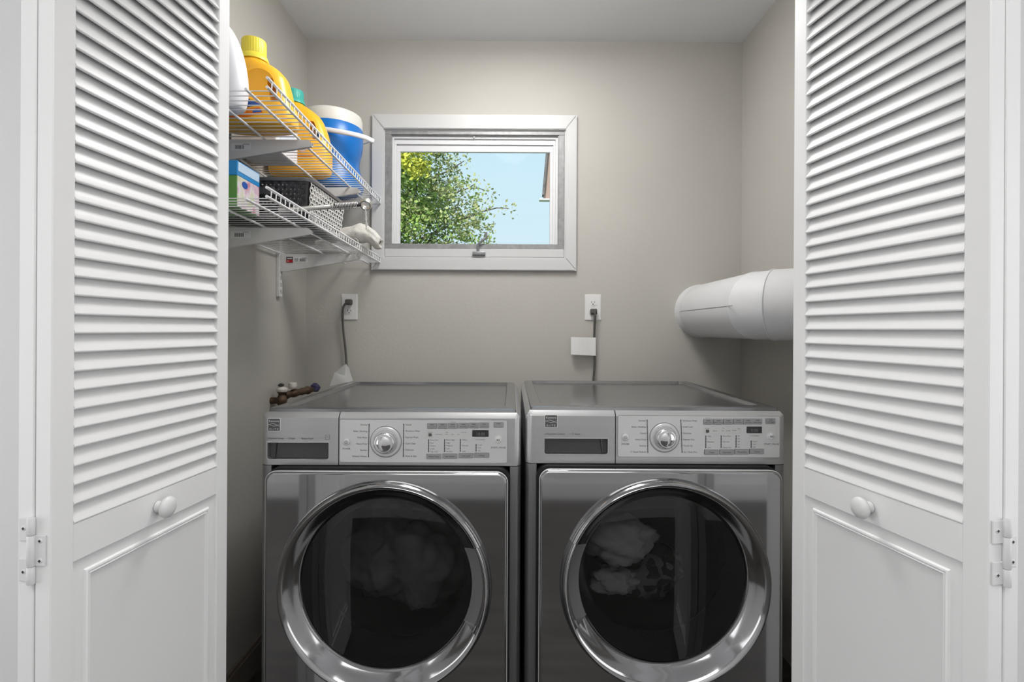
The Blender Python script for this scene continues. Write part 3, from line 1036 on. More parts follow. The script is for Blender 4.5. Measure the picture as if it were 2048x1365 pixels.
# ------------------------------------------------------------------ outlets and cords
def outlet(loc, label):
    o = thing('wall_outlet', label, 'outlet', loc, 0, 'duplex wall outlets')
    bm = nb()
    plate(bm, rrect(-.035, .035, -.057, .057, .003, 3), -.005, .0)
    es = [e for e in bm.edges if all(abs(v.co.y + .005) < 1e-6 for v in e.verts)]
    bmesh.ops.bevel(bm, geom=es, offset=.0025, segments=2, affect='EDGES')
    finish(bm, 'cover_plate', PLATE, o)
    for z in (.0195, -.0195):
        bm = nb()
        pts = []
        for k in range(32):
            a = 2 * PI * k / 32
            pts.append((.0172 * math.cos(a), max(-.0125, min(.0125, .0172 * math.sin(a)))))
        pts2 = []
        for p in pts:
            if not pts2 or (abs(p[0] - pts2[-1][0]) + abs(p[1] - pts2[-1][1])) > 1e-5:
                pts2.append(p)
        plate(bm, [(x, z + zz) for x, zz in pts2], -.0068, -.004)
        r = finish(bm, 'receptacle', PLATE, o)
        bm = nb()
        box(bm, -.0075, -.0055, -.0072, -.006, z - .001, z + .0075)
        box(bm, .0055, .0075, -.0072, -.006, z - .000, z + .0070)
        lathe(bm, [(0, -.0072), (.0026, -.0072), (.0026, -.006)], (0, 0, z - .0065), 'Y', 12)
        finish(bm, 'socket_slots', SLOT, r)
    bm = nb()
    lathe(bm, [(0, -.0068), (.002, -.0066), (.0028, -.005)], (0, 0, 0), 'Y', 12)
    finish(bm, 'screw', PLATE, o)
    return o

OL = (-.7105, YB, 1.2965)
ORR = (.356, YB, 1.3005)
outlet(OL, 'white duplex outlet on the back wall above the washing machine')
outlet(ORR, 'white duplex outlet on the back wall above the dryer')

def cord(label, plug, path, r=.0048, flip=1):
    o = thing('power_cord', label, 'power cord', plug)
    P = Vector(plug)
    bm = nb()
    loft(bm, [[(x, -.0075, z) for x, z in rrect(-.014, .014, -.012, .012, .006, 4)], [(x, -.020, z) for x, z in rrect(-.015, .015, -.013, .013, .006, 4)],
              [(x, -.033, z) for x, z in rrect(-.0125, .0125, -.011, .011, .006, 4)], [(x, -.037, z) for x, z in rrect(-.009, .009, -.008, .008, .005, 4)]])
    finish(bm, 'plug', CORDM, o)
    bm = nb()
    tube(bm, smooth_path([Vector(p) - P for p in path], 8), r, 10)
    c = finish(bm, 'cable', CORDM, o, smooth=60)
    return o, P

pl = (-.7085, YB, 1.317)
lc, P = cord('grey power cord from the left outlet down behind the washing machine', pl,
             [(-.712, YB - .026, 1.314), (-.722, YB - .030, 1.306), (-.731, YB - .028, 1.28), (-.731, YB - .022, 1.20), (-.722, YB - .020, 1.12), (-.716, YB - .022, 1.05), (-.712, YB - .03, .98), (-.70, YB - .05, .86), (-.66, YB - .06, .70)])
# folded paper tag hanging on that cord, its edge on the back of the lid
def sheet(bm, pts_grid, th=.0006):
    rows = [[bm.verts.new(p) for p in r] for r in pts_grid]
    for a, b in zip(rows, rows[1:]):
        for k in range(len(a) - 1):
            bm.faces.new((a[k], a[k + 1], b[k + 1], b[k]))
    fs = list(bm.faces)
    bmesh.ops.solidify(bm, geom=fs, thickness=th)
bm = nb()
Yt = 2.150
g = []
def wpt(px, py, Y):
    u, v = px - 1023, py - 660
    return Vector(((u + v * ROLL) * Y / F_PX, Y, 1.2 - (v - u * ROLL) * Y / F_PX))
top_l, top_m, top_r = wpt(686, 732, 2.20), wpt(692, 728.5, 2.175), wpt(698.5, 737, 2.21)
bot_l, bot_m, bot_r = wpt(655, 762, 2.135), wpt(659.5, 773, 2.120), wpt(706, 762, 2.150)
mid_l, mid_m, mid_r = wpt(669, 746, 2.165), wpt(690, 752, 2.12), wpt(702, 750, 2.18)
b_mid = wpt(692, 766, 2.115)
sheet(bm, [[p - P for p in (top_l, top_m, top_r)], [p - P for p in (mid_l, mid_m, mid_r)], [p - P for p in (bot_m, b_mid, bot_r)]])
finish(bm, 'paper_tag', PAPER, lc, smooth=20)['label'] = 'folded white paper tag'

pr = (.357, YB, 1.281)
rc, P = cord('grey power cord with a white paper flag from the right outlet down behind the dryer', pr,
             [(.358, YB - .030, 1.278), (.361, YB - .034, 1.262), (.360, YB - .026, 1.22), (.360, YB - .020, 1.16), (.3625, YB - .018, 1.09), (.361, YB - .018, 1.03), (.356, YB - .022, .97), (.35, YB - .04, .85), (.33, YB - .05, .70)])
bm = nb()
secs = []
for i in range(8):
    t = i / 7
    x = .257 + .108 * t
    y = YB - .034 - .004 * math.sin(t * 5)
    a, b = 1.170 - .002 * t, 1.0945 - .005 * t
    secs.append([(x - P.x, y - P.y, a - P.z), (x - P.x, y - P.y, b - P.z), (x - P.x, y + .0007 - P.y, b - P.z), (x - P.x, y + .0007 - P.y, a - P.z)])
loft(bm, secs)
finish(bm, 'paper_tag', PAPER, rc, smooth=0)['label'] = 'creased white paper flag'

# ------------------------------------------------------------------ round duct
def duct():
    o = thing('vent_duct', 'thick white painted round vent duct elbow from back wall to right wall', 'duct', (.832, YB, 1.286))
    R = .1135
    P = Vector(o.location)
    def seg(a, b, na, nb_, r0, r1, n=64):
        """straight gore from point a to b whose end rings lie in the planes with normals na, nb_."""
        d = (b - a).normalized()
        s, t = frame_axes(d)
        rings = []
        for p, nrm, r in ((a, na, r0), (b, nb_, r1)):
            ring = []
            for k in range(n):
                q = s * math.cos(2 * PI * k / n) * r + t * math.sin(2 * PI * k / n) * r
                h = -(q.dot(nrm)) / d.dot(nrm)
                ring.append(p + q + d * h)
            rings.append(ring)
        return rings
    def dirv(a):
        a = math.radians(a)
        return Vector((math.sin(a), -math.cos(a), 0))
    p0 = Vector((0, .02, 0)); p1 = Vector((0, -.520, 0))
    p2 = p1 + dirv(30) * .064
    p3 = p2 + dirv(60) * .064
    p4 = Vector((XR + .02 - P.x, p3.y, 0))
    n1 = dirv(15); n2 = dirv(45); n3 = dirv(75)
    y_ = Vector((0, -1, 0)); x_ = Vector((1, 0, 0))
    specs = [(p0, p1, y_, n1, R, R), (p1, p2, n1, n2, R + .001, R + .001), (p2, p3, n2, n3, R + .003, R + .003), (p3, p4, n3, x_, R + .003, R + .003)]
    for s_ in specs:
        bm = nb()
        loft(bm, seg(*s_), cap=False)
        finish(bm, 'duct_section', DUCT, o, smooth=60)
    for p, n_, d_, rr, t in ((p1, n1, dirv(0), R + .0002, .0020), (p2, n2, dirv(30), R + .002, .0036), (p3, n3, dirv(60), R + .003, .0022)):
        ring = seg(p, p + d_ * .001, n_, n_, rr, rr)[0]
        bm = nb()
        tube(bm, ring, t, 8, closed=True)
        finish(bm, 'duct_seam', DUCT, o, smooth=60)
    bm = nb()
    lathe(bm, [(R + .0003, -.052), (R + .0014, -.050), (R + .0016, -.006), (R + .003, -.002), (R + .004, .0)], (0, 0, 0), 'Y', 64)
    finish(bm, 'wall_collar', DUCT, o, smooth=50)
    bm = nb()
    a = PI + .03
    tube(bm, [(R * math.cos(a), -.06, R * math.sin(a) ), (R * math.cos(a), -.585, R * math.sin(a))], .0014, 6)
    finish(bm, 'lap_seam', mat('grey_seam', (.30, .30, .31), .6), o)
    return o
duct()

# ------------------------------------------------------------------ wire shelves
XF = -.574
def shelf(z_lip0, z_lip1, z_pan0, z_pan1, label):
    Y0, Y1 = 1.215, 2.262
    o = thing('wire_shelf', label, 'shelf', (XL, Y0, z_pan0), 0, 'wire shelves on the left wall')
    P = Vector(o.location)
    zp = lambda y: z_pan0 + (z_pan1 - z_pan0) * (y - Y0) / (Y1 - Y0)
    zl = lambda y: z_lip0 + (z_lip1 - z_lip0) * (y - Y0) / (Y1 - Y0)
    def rod(x, r, zf_, ya=Y0, yb=Y1, name='long_rod'):
        bm = nb()
        tube(bm, [Vector((x, ya, zf_(ya))) - P, Vector((x, yb, zf_(yb))) - P], r, 10)
        bmesh.ops.bevel(bm, geom=[e for e in bm.edges if len(e.link_faces) == 2 and e.calc_face_angle(0) > 1.2], offset=r * .4, segments=1, affect='EDGES')
        finish(bm, name, WIRE, o, smooth=60)
    rod(XF, .0036, zl, name='lip_rod')
    rod(XF, .0036, zp, name='lip_rod')
    for x in (-.624, -.725, -.888):
        rod(x, .0034, lambda y: zp(y) - .0055)
    N = 41
    bm = nb()
    h = z_lip0 - z_pan0
    tube(bm, [(XL + .003 - P.x, 0, 0), (XF - .006 - P.x, 0, 0), (XF - .0005 - P.x, 0, .002), (XF + .0008 - P.x, 0, .006), (XF + .001 - P.x, 0, h + .001)], .00145, 6)
    for f in bm.faces: f.smooth = True
    bmesh.ops.recalc_face_normals(bm, faces=bm.faces)
    me = bpy.data.meshes.new('cross_wire')
    bm.to_mesh(me); bm.free()
    me.materials.append(WIRE)
    for k in range(N):
        y = Y0 + .022 + k * (Y1 - Y0 - .026) / (N - 1)
        link('cross_wire', me, o, (0, y - P.y, zp(y) - P.z + .0005))
    return zp, zl
pan_u, lip_u = shelf(1.787, 1.7685, 1.765, 1.7465, 'upper white wire shelf holding the bottles and the blue jug')
pan_l, lip_l = shelf(1.5302, 1.514, 1.509, 1.490, 'lower white wire shelf holding the woven basket')

def bracket(Y, ztop, label, sticker):
    o = thing('shelf_bracket', label, 'bracket', (XL, Y, ztop), 0, 'white shelf brackets')
    for s in (-1, 1):
        bm = nb()
        a, b = sorted((s * .0048, s * .0062))
        plate(bm, [(.012, -.066), (.03, -.066), (.315, -.018), (.318, -.010), (.305, .0), (.012, .0)], a, b)
        finish(bm, 'bracket_side', BRACK, o)
    bm = nb()
    loft(bm, [[(.03, -.0058, -.067), (.03, .0058, -.067), (.03, .0058, -.065), (.03, -.0058, -.065)], [(.316, -.0058, -.019), (.316, .0058, -.019), (.316, .0058, -.017), (.316, -.0058, -.017)]])
    finish(bm, 'bracket_flange', BRACK, o)
    if sticker == 'barcode':
        x0 = .082
    else:
        x0 = .040
    st = []
    bm = nb()
    if sticker == 'red':
        plate(bm, [(x0 - .004, -.0335), (x0 + .022, -.0335), (x0 + .022, -.0105), (x0 - .004, -.0105)], -.0066, -.006, None, 1)
        plate(bm, [(x0 - .003, -.032), (x0 + .021, -.032), (x0 + .021, -.022), (x0 - .003, -.022)], -.0068, -.006, None, 2)
        plate(bm, [(x0, -.0190), (x0 + .018, -.0185), (x0 + .018, -.0150), (x0, -.0155)], -.0070, -.006, None, 0)
        plate(bm, [(x0, -.0285), (x0 + .006, -.0285), (x0 + .006, -.0250), (x0, -.0250)], -.0071, -.006, None, 0)
        x1 = x0 + .022
    else:
        x1 = x0
    plate(bm, [(x1, -.033), (x1 + .058, -.031), (x1 + .058, -.010), (x1, -.0115)], -.0064, -.006, None, 0)
    xx = x1 + (.026 if sticker == 'red' else .012)
    for k in range(9):
        w = random.choice((.0008, .0014, .002))
        plate(bm, [(xx, -.028), (xx + w, -.028), (xx + w, -.017), (xx, -.017)], -.0067, -.006, None, 1)
        xx += w + .0013
    plate(bm, [(x1 + .034, -.0150), (x1 + .054, -.0148), (x1 + .054, -.0135), (x1 + .034, -.0137)], -.0067, -.006, None, 1)
    if sticker == 'red':
        for zz in (-.028, -.0245, -.021, -.0175):
            plate(bm, [(x1 + .005, zz), (x1 + .019, zz), (x1 + .019, zz + .0012), (x1 + .005, zz + .0012)], -.0067, -.006, None, 1)
    finish(bm, 'sticker', [WHITEINK, INK, RED], o)
    return o
bracket(1.52, pan_u(1.52) - .009, 'upper shelf bracket nearest the folded door, with a barcode sticker', 'barcode')
bracket(2.00, pan_u(2.0) - .009, 'upper shelf bracket under the blue jug', 'barcode')
bracket(1.52, pan_l(1.52) - .009, 'lower shelf bracket nearest the folded door, below the basket', 'barcode')
bracket(2.00, pan_l(2.0) - .009, 'lower shelf bracket with the red and black sticker', 'red')

def standard(Y, z0, z1, label):
    o = thing('shelf_standard', label, 'shelf track', (XL, Y, z0), 0, 'slotted shelf standards')
    bm = nb()
    box(bm, 0, .014, -.0125, .0125, 0, z1 - z0, .0015, 1)
    finish(bm, 'channel', BRACK, o)
    bm = nb()
    z = .012
    while z < z1 - z0 - .02:
        for yy in (-.006, .006):
            box(bm, .0132, .0143, yy - .0013, yy + .0013, z, z + .016)
        z += .026
    tag(finish(bm, 'slots', SLOT, o), None, None, None, 'stuff')
standard(2.0, 1.322, 1.80, 'slotted white shelf standard on the left wall near the corner')
standard(1.52, 1.322, 1.80, 'slotted white shelf standard hidden behind the folded door')

# ------------------------------------------------------------------ bottles on the upper shelf
def sup(a, n=3.0):
    c, s = math.cos(a), math.sin(a)
    return math.copysign(abs(c) ** (2 / n), c), math.copysign(abs(s) ** (2 / n), s)

def interp(sec, z):
    for a, b in zip(sec, sec[1:]):
        if a[0] <= z <= b[0]:
            t = (z - a[0]) / (b[0] - a[0])
            return [a[i] + (b[i] - a[i]) * t for i in range(5)]
    return list(sec[-1] if z > sec[-1][0] else sec[0])

def bottle_body(sec, n=48, nz=40):
    """sec rows: z, cx, rx, ry, exponent"""
    bm = nb()
    zs = sorted(set([s[0] for s in sec] + [sec[0][0] + (sec[-1][0] - sec[0][0]) * k / nz for k in range(nz + 1)]))
    S_ = []
    for z in zs:
        _, cx, rx, ry, e = interp(sec, z)
        S_.append([(cx + rx * sup(2 * PI * k / n, e)[0], ry * sup(2 * PI * k / n, e)[1], z) for k in range(n)])
    loft(bm, S_)
    return bm

def spline_sec(sec, per=5):
    """smooth the section table"""
    out = []
    pts = [Vector(s[:4]) if len(s) == 4 else Vector((*s[:4],)) for s in sec]
    V = [[float(x) for x in s] for s in sec]
    for i in range(len(V) - 1):
        p0, p1, p2, p3 = V[max(i - 1, 0)], V[i], V[i + 1], V[min(i + 2, len(V) - 1)]
        for k in range(per):
            t = k / per
            row = []
            for j in range(5):
                row.append(.5 * (2 * p1[j] + (p2[j] - p0[j]) * t + (2 * p0[j] - 5 * p1[j] + 4 * p2[j] - p3[j]) * t * t + (3 * p1[j] - p0[j] - 3 * p2[j] + p3[j]) * t ** 3))
            out.append(row)
    out.append(V[-1])
    for a, b in zip(out, out[1:]):
        if b[0] <= a[0]:
            b[0] = a[0] + 1e-5
    return out

def patch(bm, sec, outline, off=.0007, mi=0, step=.004):
    """Raised label on the -Y face: outline (x,z) polygon subdivided and projected on the surface."""
    def ysurf(x, z):
        _, cx, rx, ry, e = interp(sec, z)
        t = min(.999, abs((x - cx) / rx))
        return -ry * (1 - t ** e) ** (1 / e)
    vs = [bm.verts.new((x, 0, z)) for x, z in outline]
    f = bm.faces.new(vs)
    f.material_index = mi
    geom = [f]
    x0, x1 = min(p[0] for p in outline), max(p[0] for p in outline)
    z0, z1 = min(p[1] for p in outline), max(p[1] for p in outline)
    for ax, a, b in ((0, x0, x1), (2, z0, z1)):
        n = int((b - a) / step)
        for k in range(1, n + 1):
            c = [0, 0, 0]; c[ax] = a + (b - a) * k / (n + 1)
            nn = [0, 0, 0]; nn[ax] = 1
            fs = [g for g in bm.faces if g.material_index == mi and g.tag is False]
            gg = set(fs)
            for q in fs:
                gg.update(q.edges); gg.update(q.verts)
            bmesh.ops.bisect_plane(bm, geom=list(gg), plane_co=c, plane_no=nn)
    for q in bm.faces:
        if not q.tag:
            for v in q.verts:
                if v.co.y == 0:
                    v.co.y = ysurf(v.co.x, v.co.z) - off
            q.tag = True

def cap_bm(r, h, skirt=None, ribs=36, c=(0, 0, 0)):
    bm = nb()
    n = ribs * 4
    def ring(rr, z, rib):
        return [(c[0] + (rr + (rib if (k // 2) % 2 else 0)) * math.cos(2 * PI * k / n), c[1] + (rr + (rib if (k // 2) % 2 else 0)) * math.sin(2 * PI * k / n), c[2] + z) for k in range(n)]
    secs = []
    z = 0
    if skirt:
        secs += [ring(skirt, 0, 0), ring(skirt, .004, 0), ring((skirt + r) / 2, .014, 0), ring(r, .018, 0)]
        z = .019
    secs += [ring(r, z, .0007), ring(r * .985, h - .004, .0007), ring(r * .96, h - .001, 0), ring(r * .88, h, 0)]
    loft(bm, secs)
    return bm

def hole_cut(pts, r, y0=-.2, y1=.2):
    """rounded slot along the (x,z) points, through Y"""
    bm = nb()
    n = 12
    a, b = Vector(pts[0]), Vector(pts[-1])
    d = (b - a).normalized()
    base = math.atan2(d.y, d.x)
    o = [(b.x + r[1] * math.cos(base - PI / 2 + PI * k / n), b.y + r[1] * math.sin(base - PI / 2 + PI * k / n)) for k in range(n + 1)]
    o += [(a.x + r[0] * math.cos(base + PI / 2 + PI * k / n), a.y + r[0] * math.sin(base + PI / 2 + PI * k / n)) for k in range(n + 1)]
    plate(bm, o, y0, y1)
    return bm

def dent(c, rad):
    bm = nb()
    bmesh.ops.create_uvsphere(bm, u_segments=32, v_segments=20, radius=1)
    for v in bm.verts:
        v.co = Vector((c[0] + v.co.x * rad[0], c[1] + v.co.y * rad[1], c[2] + v.co.z * rad[2]))
    return bm

def bottles():
    # white jug nearest the door
    o = thing('detergent_jug', 'white jug with a hollow handle on the upper shelf beside the folded door', 'jug', (-.79, 1.352, pan_u(1.352) + .005))
    sec = spline_sec([(0, 0, .078, .036, 3), (.010, 0, .090, .043, 3), (.055, 0, .0965, .047, 3), (.11, 0, .0915, .047, 3), (.16, 0, .080, .045, 2.8), (.20, 0, .064, .040, 2.6), (.225, 0, .046, .034, 2.3), (.245, 0, .024, .024, 2), (.255, 0, .022, .022, 2)])
    bm = boolean(bottle_body(sec), [hole_cut([(.028, .140), (.028, .180)], (.022, .010))])
    finish(bm, 'jug_body', WHITEP, o, smooth=40)
    finish(cap_bm(.027, .026, None, 24, (0, 0, .250)), 'cap', WHITEP, o, smooth=40)
    # big orange bottle, yellow cap
    o = thing('detergent_bottle', 'large orange detergent bottle with a yellow cap on the upper shelf', 'bottle', (-.722, 1.478, pan_u(1.478) + .005), 0, 'orange detergent bottles')
    sec = spline_sec([(0, 0, .098, .048, 3.2), (.010, 0, .107, .056, 3.2), (.045, 0, .104, .057, 3.2), (.086, 0, .094, .056, 3.1), (.12, -.002, .088, .054, 3), (.144, -.004, .082, .051, 2.8), (.166, -.008, .066, .047, 2.5), (.183, -.012, .042, .040, 2.1), (.192, -.014, .033, .033, 2), (.205, -.014, .033, .033, 2)])
    bm = boolean(bottle_body(sec, 64, 60), [hole_cut([(.066, .068), (.052, .116)], (.011, .011)), dent((.026, -.068, .108), (.052, .034, .052))])
    b = finish(bm, 'bottle_body', ORANGE, o, smooth=40)
    finish(cap_bm(.0325, .062, .040, 30, (-.014, 0, .190)), 'cap', YELLOW, o, smooth=40)
    bm = nb()
    patch(bm, sec, [(-.090, .028), (-.020, .036), (.036, .047), (.004, .060), (-.012, .072), (-.085, .090)], mi=0)
    patch(bm, sec, [(-.090, .010), (-.01, .010), (.040, .026), (.030, .041), (-.020, .033), (-.090, .026)], .0008, 2)
    patch(bm, sec, [(.012, .024), (.036, .0265), (.037, .0345), (.020, .0355), (.012, .032)], .0013, 0)
    patch(bm, sec, [(-.022, .042), (-.006, .044), (-.004, .060), (-.022, .064)], .0012, 1)
    finish(bm, 'label', [LABELB, LABELY, LABELO], b, smooth=60)
    # second orange bottle, teal cap
    o = thing('detergent_bottle', 'orange detergent bottle with a teal cap and pale round sticker on the upper shelf', 'bottle', (-.776, 1.905, pan_u(1.905) + .005), 0, 'orange detergent bottles')
    sec2 = spline_sec([(0, 0, .098, .036, 3.2), (.012, 0, .110, .044, 3.2), (.055, 0, .113, .046, 3.2), (.095, 0, .111, .046, 3.2), (.15, 0, .100, .045, 3), (.205, -.004, .082, .042, 2.7), (.235, -.012, .060, .038, 2.4), (.255, -.022, .040, .035, 2.1), (.264, -.026, .034, .034, 2), (.272, -.026, .034, .034, 2)])
    bm = boolean(bottle_body(sec2, 64, 60), [hole_cut([(.067, .136), (.054, .178)], (.014, .011))])
    b = finish(bm, 'bottle_body', ORANGE, o, smooth=40)
    finish(cap_bm(.034, .050, .040, 30, (-.026, 0, .262)), 'cap', TEAL, o, smooth=40)
    bm = nb()
    patch(bm, sec2, [(.026 + .019 * math.cos(2 * PI * k / 24), .094 + .019 * math.sin(2 * PI * k / 24)) for k in range(24)], .0012, 1)
    patch(bm, sec2, [(-.04, .058), (.060, .058), (.066, .066), (-.04, .066)], .0006, 0)
    for k in range(3):
        patch(bm, sec2, [(.016 + .003 * k, .1 - .007 * k), (.038 - .003 * k, .1 - .007 * k), (.038 - .003 * k, .1028 - .007 * k), (.016 + .003 * k, .1028 - .007 * k)], .0018, 2)
    finish(bm, 'label', [LABELO, PINKW, RED], b, smooth=60)
    # white carton between the bottles
    z = pan_u(1.71) + .0035
    o = thing('detergent_carton', 'white carton with a red band standing between the two orange bottles', 'carton', (-.812, 1.712, z))
    bx('carton_body', WHITEP, o, -.072, .072, -.082, .082, 0, .132, .006, 3)
    bx('red_band', RED, o, -.070, .070, -.0828, -.080, .004, .030, .0, 1)
    bx('printed_panel', mat('pale_blue_print', (.62, .66, .74), .5), o, .0710, .0726, -.06, .055, .035, .12)
bottles()

def cooler():
    z = pan_u(2.12) + .006
    o = thing('cooler_jug', 'round blue cooler with white lid and bail handle at the upper shelf end', 'cooler jug', (-.737, 2.122, z))
    R = .122
    bm = nb()
    lathe(bm, [(0, 0), (.110, 0), (.120, .004), (.125, .012), (.126, .03), (.121, .06), (.112, .09), (.108, .115), (.111, .14), (.119, .17), (.1225, .20), (.1225, .255), (.118, .262), (0, .262)], n=64)
    finish(bm, 'cooler_body', BLUE, o, smooth=40)
    bm = nb()
    lathe(bm, [(.116, .258), (.1205, .258), (.1212, .262), (.1200, .296), (.116, .308), (.105, .314), (.04, .317), (0, .317)], n=64)
    finish(bm, 'cooler_lid', CREAM, o, smooth=40)
    bm = nb()
    pts = [(.0, -.131, .212), (.06, -.132, .203), (.12, -.126, .194), (.165, -.110, .187), (.190, -.080, .183)]
    tube(bm, smooth_path(pts, 6), 1, 14, flat=(.0055, .0095))
    finish(bm, 'bail_handle', WHITEP, o, smooth=60)
    bm = nb()
    tube(bm, smooth_path([(.186, -.084, .184), (.178, -.03, .205), (.15, .06, .236), (.08, .115, .236), (0, .131, .220), (0, .131, .212)], 6), .0028, 8)
    finish(bm, 'bail_wire', WHITEP, o, smooth=60)
    for s in (-1, 1):
        bm = nb()
        lathe(bm, [(0, s * .134), (.009, s * .133), (.010, s * .120), (.012, s * .118)], (0, 0, .212), 'Y', 20)
        finish(bm, 'pivot', WHITEP, o, smooth=50)
cooler()

# ------------------------------------------------------------------ lower shelf
def dryer_sheet_box():
    z = pan_l(1.38) + .005
    o = thing('dryer_sheet_box', 'green and pink carton with a blue lid on the lower shelf', 'carton', (-.79, 1.383, z))
    hx, hy, h = .088, .058, .118
    def floral():
        m = bpy.data.materials.new('pink_floral_print')
        m.use_nodes = True
        nt = m.node_tree
        b = nt.nodes['Principled BSDF']
        t = nt.nodes.new('ShaderNodeTexCoord')
        n = nt.nodes.new('ShaderNodeTexNoise')
        n.inputs['Scale'].default_value = 22
        n.inputs['Detail'].default_value = 3
        r = nt.nodes.new('ShaderNodeValToRGB')
        e = r.color_ramp.elements
        e[0].position = .34; e[0].color = (.50, .12, .10, 1)
        e[1].position = .52; e[1].color = (.74, .68, .72, 1)
        x = e.new(.43); x.color = (.62, .40, .50, 1)
        x = e.new(.62); x.color = (.60, .62, .40, 1)
        nt.links.new(t.outputs['Object'], n.inputs['Vector'])
        nt.links.new(n.outputs['Fac'], r.inputs[0])
        nt.links.new(r.outputs[0], b.inputs['Base Color'])
        return m
    bx('carton_body', GREEN, o, -hx, hx, -hy, hy, 0, .080, .001, 1)
    bx('carton_print', floral(), o, hx - .001, hx + .0008, -hy + .002, hy, .001, .080)
    lid = bx('carton_lid', SKYB, o, -hx - .001, hx + .0014, -hy - .001, hy + .001, .080, h, .001, 1)
    bm = nb()
    plate(bm, [(-hy + .003, .092), (hy - .003, .092), (hy - .003, h - .003), (-hy + .003, h - .003)], -.0006, .0006)
    rot_bm(bm, Matrix.Translation((hx + .0016, 0, 0)) @ Matrix.Rotation(PI / 2, 4, 'Z'))
    finish(bm, 'lid_print', mat('pale_blue_band', (.55, .72, .90), .4), lid)
    bm = nb()
    pts = [(-.020 + .014 * math.cos(2 * PI * k / 24), .064 + .009 * math.sin(2 * PI * k / 24)) for k in range(24)]
    plate(bm, pts, -.0006, .0006)
    rot_bm(bm, Matrix.Translation((hx + .0012, 0, 0)) @ Matrix.Rotation(PI / 2, 4, 'Z'))
    finish(bm, 'oval_logo', LABELB, o)
dryer_sheet_box()

def basket():
    z = pan_l(1.64) + .0065
    o = thing('woven_basket', 'charcoal plastic woven basket with a pale woven front on the lower shelf', 'basket', (-.716, 1.649, z))
    hx, hy, h = .136, .160, .124
    tp = .012                                       # taper at the base
    def pt(side, u, t, d=0):
        """u -1..1 along side, t 0..1 up the side, d outward"""
        k = tp * (1 - t)
        if side == 'front':
            return Vector((hx - k + d, u * (hy - k - .012), t * h))
        if side == 'back':
            return Vector((-hx + k - d, u * (hy - k - .012), t * h))
        if side == 'near':
            return Vector((u * (hx - k - .012), -hy + k - d, t * h))
        return Vector((u * (hx - k - .012), hy - k + d, t * h))
    for side, m, name in (('front', WEAVE, 'woven_front'), ('near', CHAR, 'woven_side'), ('back', CHAR, 'woven_back'), ('far', CHAR, 'woven_side')):
        bm = nb()
        L = 2 * (hy if side in ('front', 'back') else hx)
        n = int(L / .0125)
        rows = 9
        for i in range(n + 1):
            u = -1 + 2 * i / n
            tube(bm, [pt(side, u, .02 + .9 * k / 18, .0019 * math.sin(PI * (k * rows / 18 + i))) for k in range(19)], 1, 6, flat=(.0026, .0012) if side in ('front', 'back') else (.0012, .0046))
        for j in range(rows):
            t = .07 + .83 * j / (rows - 1)
            tube(bm, [pt(side, -1 + 2 * k / (2 * n), t, -.0019 * math.sin(PI * (k / 2 + j + .0))) for k in range(2 * n + 1)], 1, 6, flat=(.0012, .0026 if side == 'front' else .0050))
        tag(finish(bm, name, m, o, smooth=60), None, None, None, 'stuff')
    for side, pos in (('near', -1), ('far', 1)):
        bm = nb()
        box(bm, -.035, .035, pos * (hy - .002) - .002, pos * (hy - .002) + .002, h * .62, h * .80, .0018, 2)
        finish(bm, 'grip_plate', RIMM, o)
    def loop(k, z_, d=0, r=.03):
        return [(x, y, z_) for x, y in rrect(-hx + k - d, hx - k + d, -hy + k - d, hy - k + d, r, 6)]
    bm = nb()
    loft(bm, [loop(0, h * .93, 0), loop(0, h * .93, .004), loop(0, h - .001, .005), loop(0, h + .0015, .003), loop(0, h + .0015, -.003), loop(0, h - .002, -.004), loop(0, h * .93, -.003)], cap=False)
    finish(bm, 'rim', RIMM, o, smooth=40)
    bm = nb()
    loft(bm, [loop(tp, 0.0, 0, .02), loop(tp, .003, 0, .02)])
    finish(bm, 'basket_floor', CHAR, o)
    for sx_ in (-1, 1):
        for sy_ in (-1, 1):
            bm = nb()
            ring = [(sx_ * (hx - .030 + .030 * math.cos(a)), sy_ * (hy - .030 + .030 * math.sin(a))) for a in [PI / 2 * k / 6 for k in range(7)]]
            A = [bm.verts.new((x * (1 - tp / hx), y * (1 - tp / hy), .002)) for x, y in ring]
            B = [bm.verts.new((x, y, h * .95)) for x, y in ring]
            for k in range(6):
                bm.faces.new((A[k], A[k + 1], B[k + 1], B[k]))
            finish(bm, 'corner_post', CHAR, o, smooth=60)
basket()

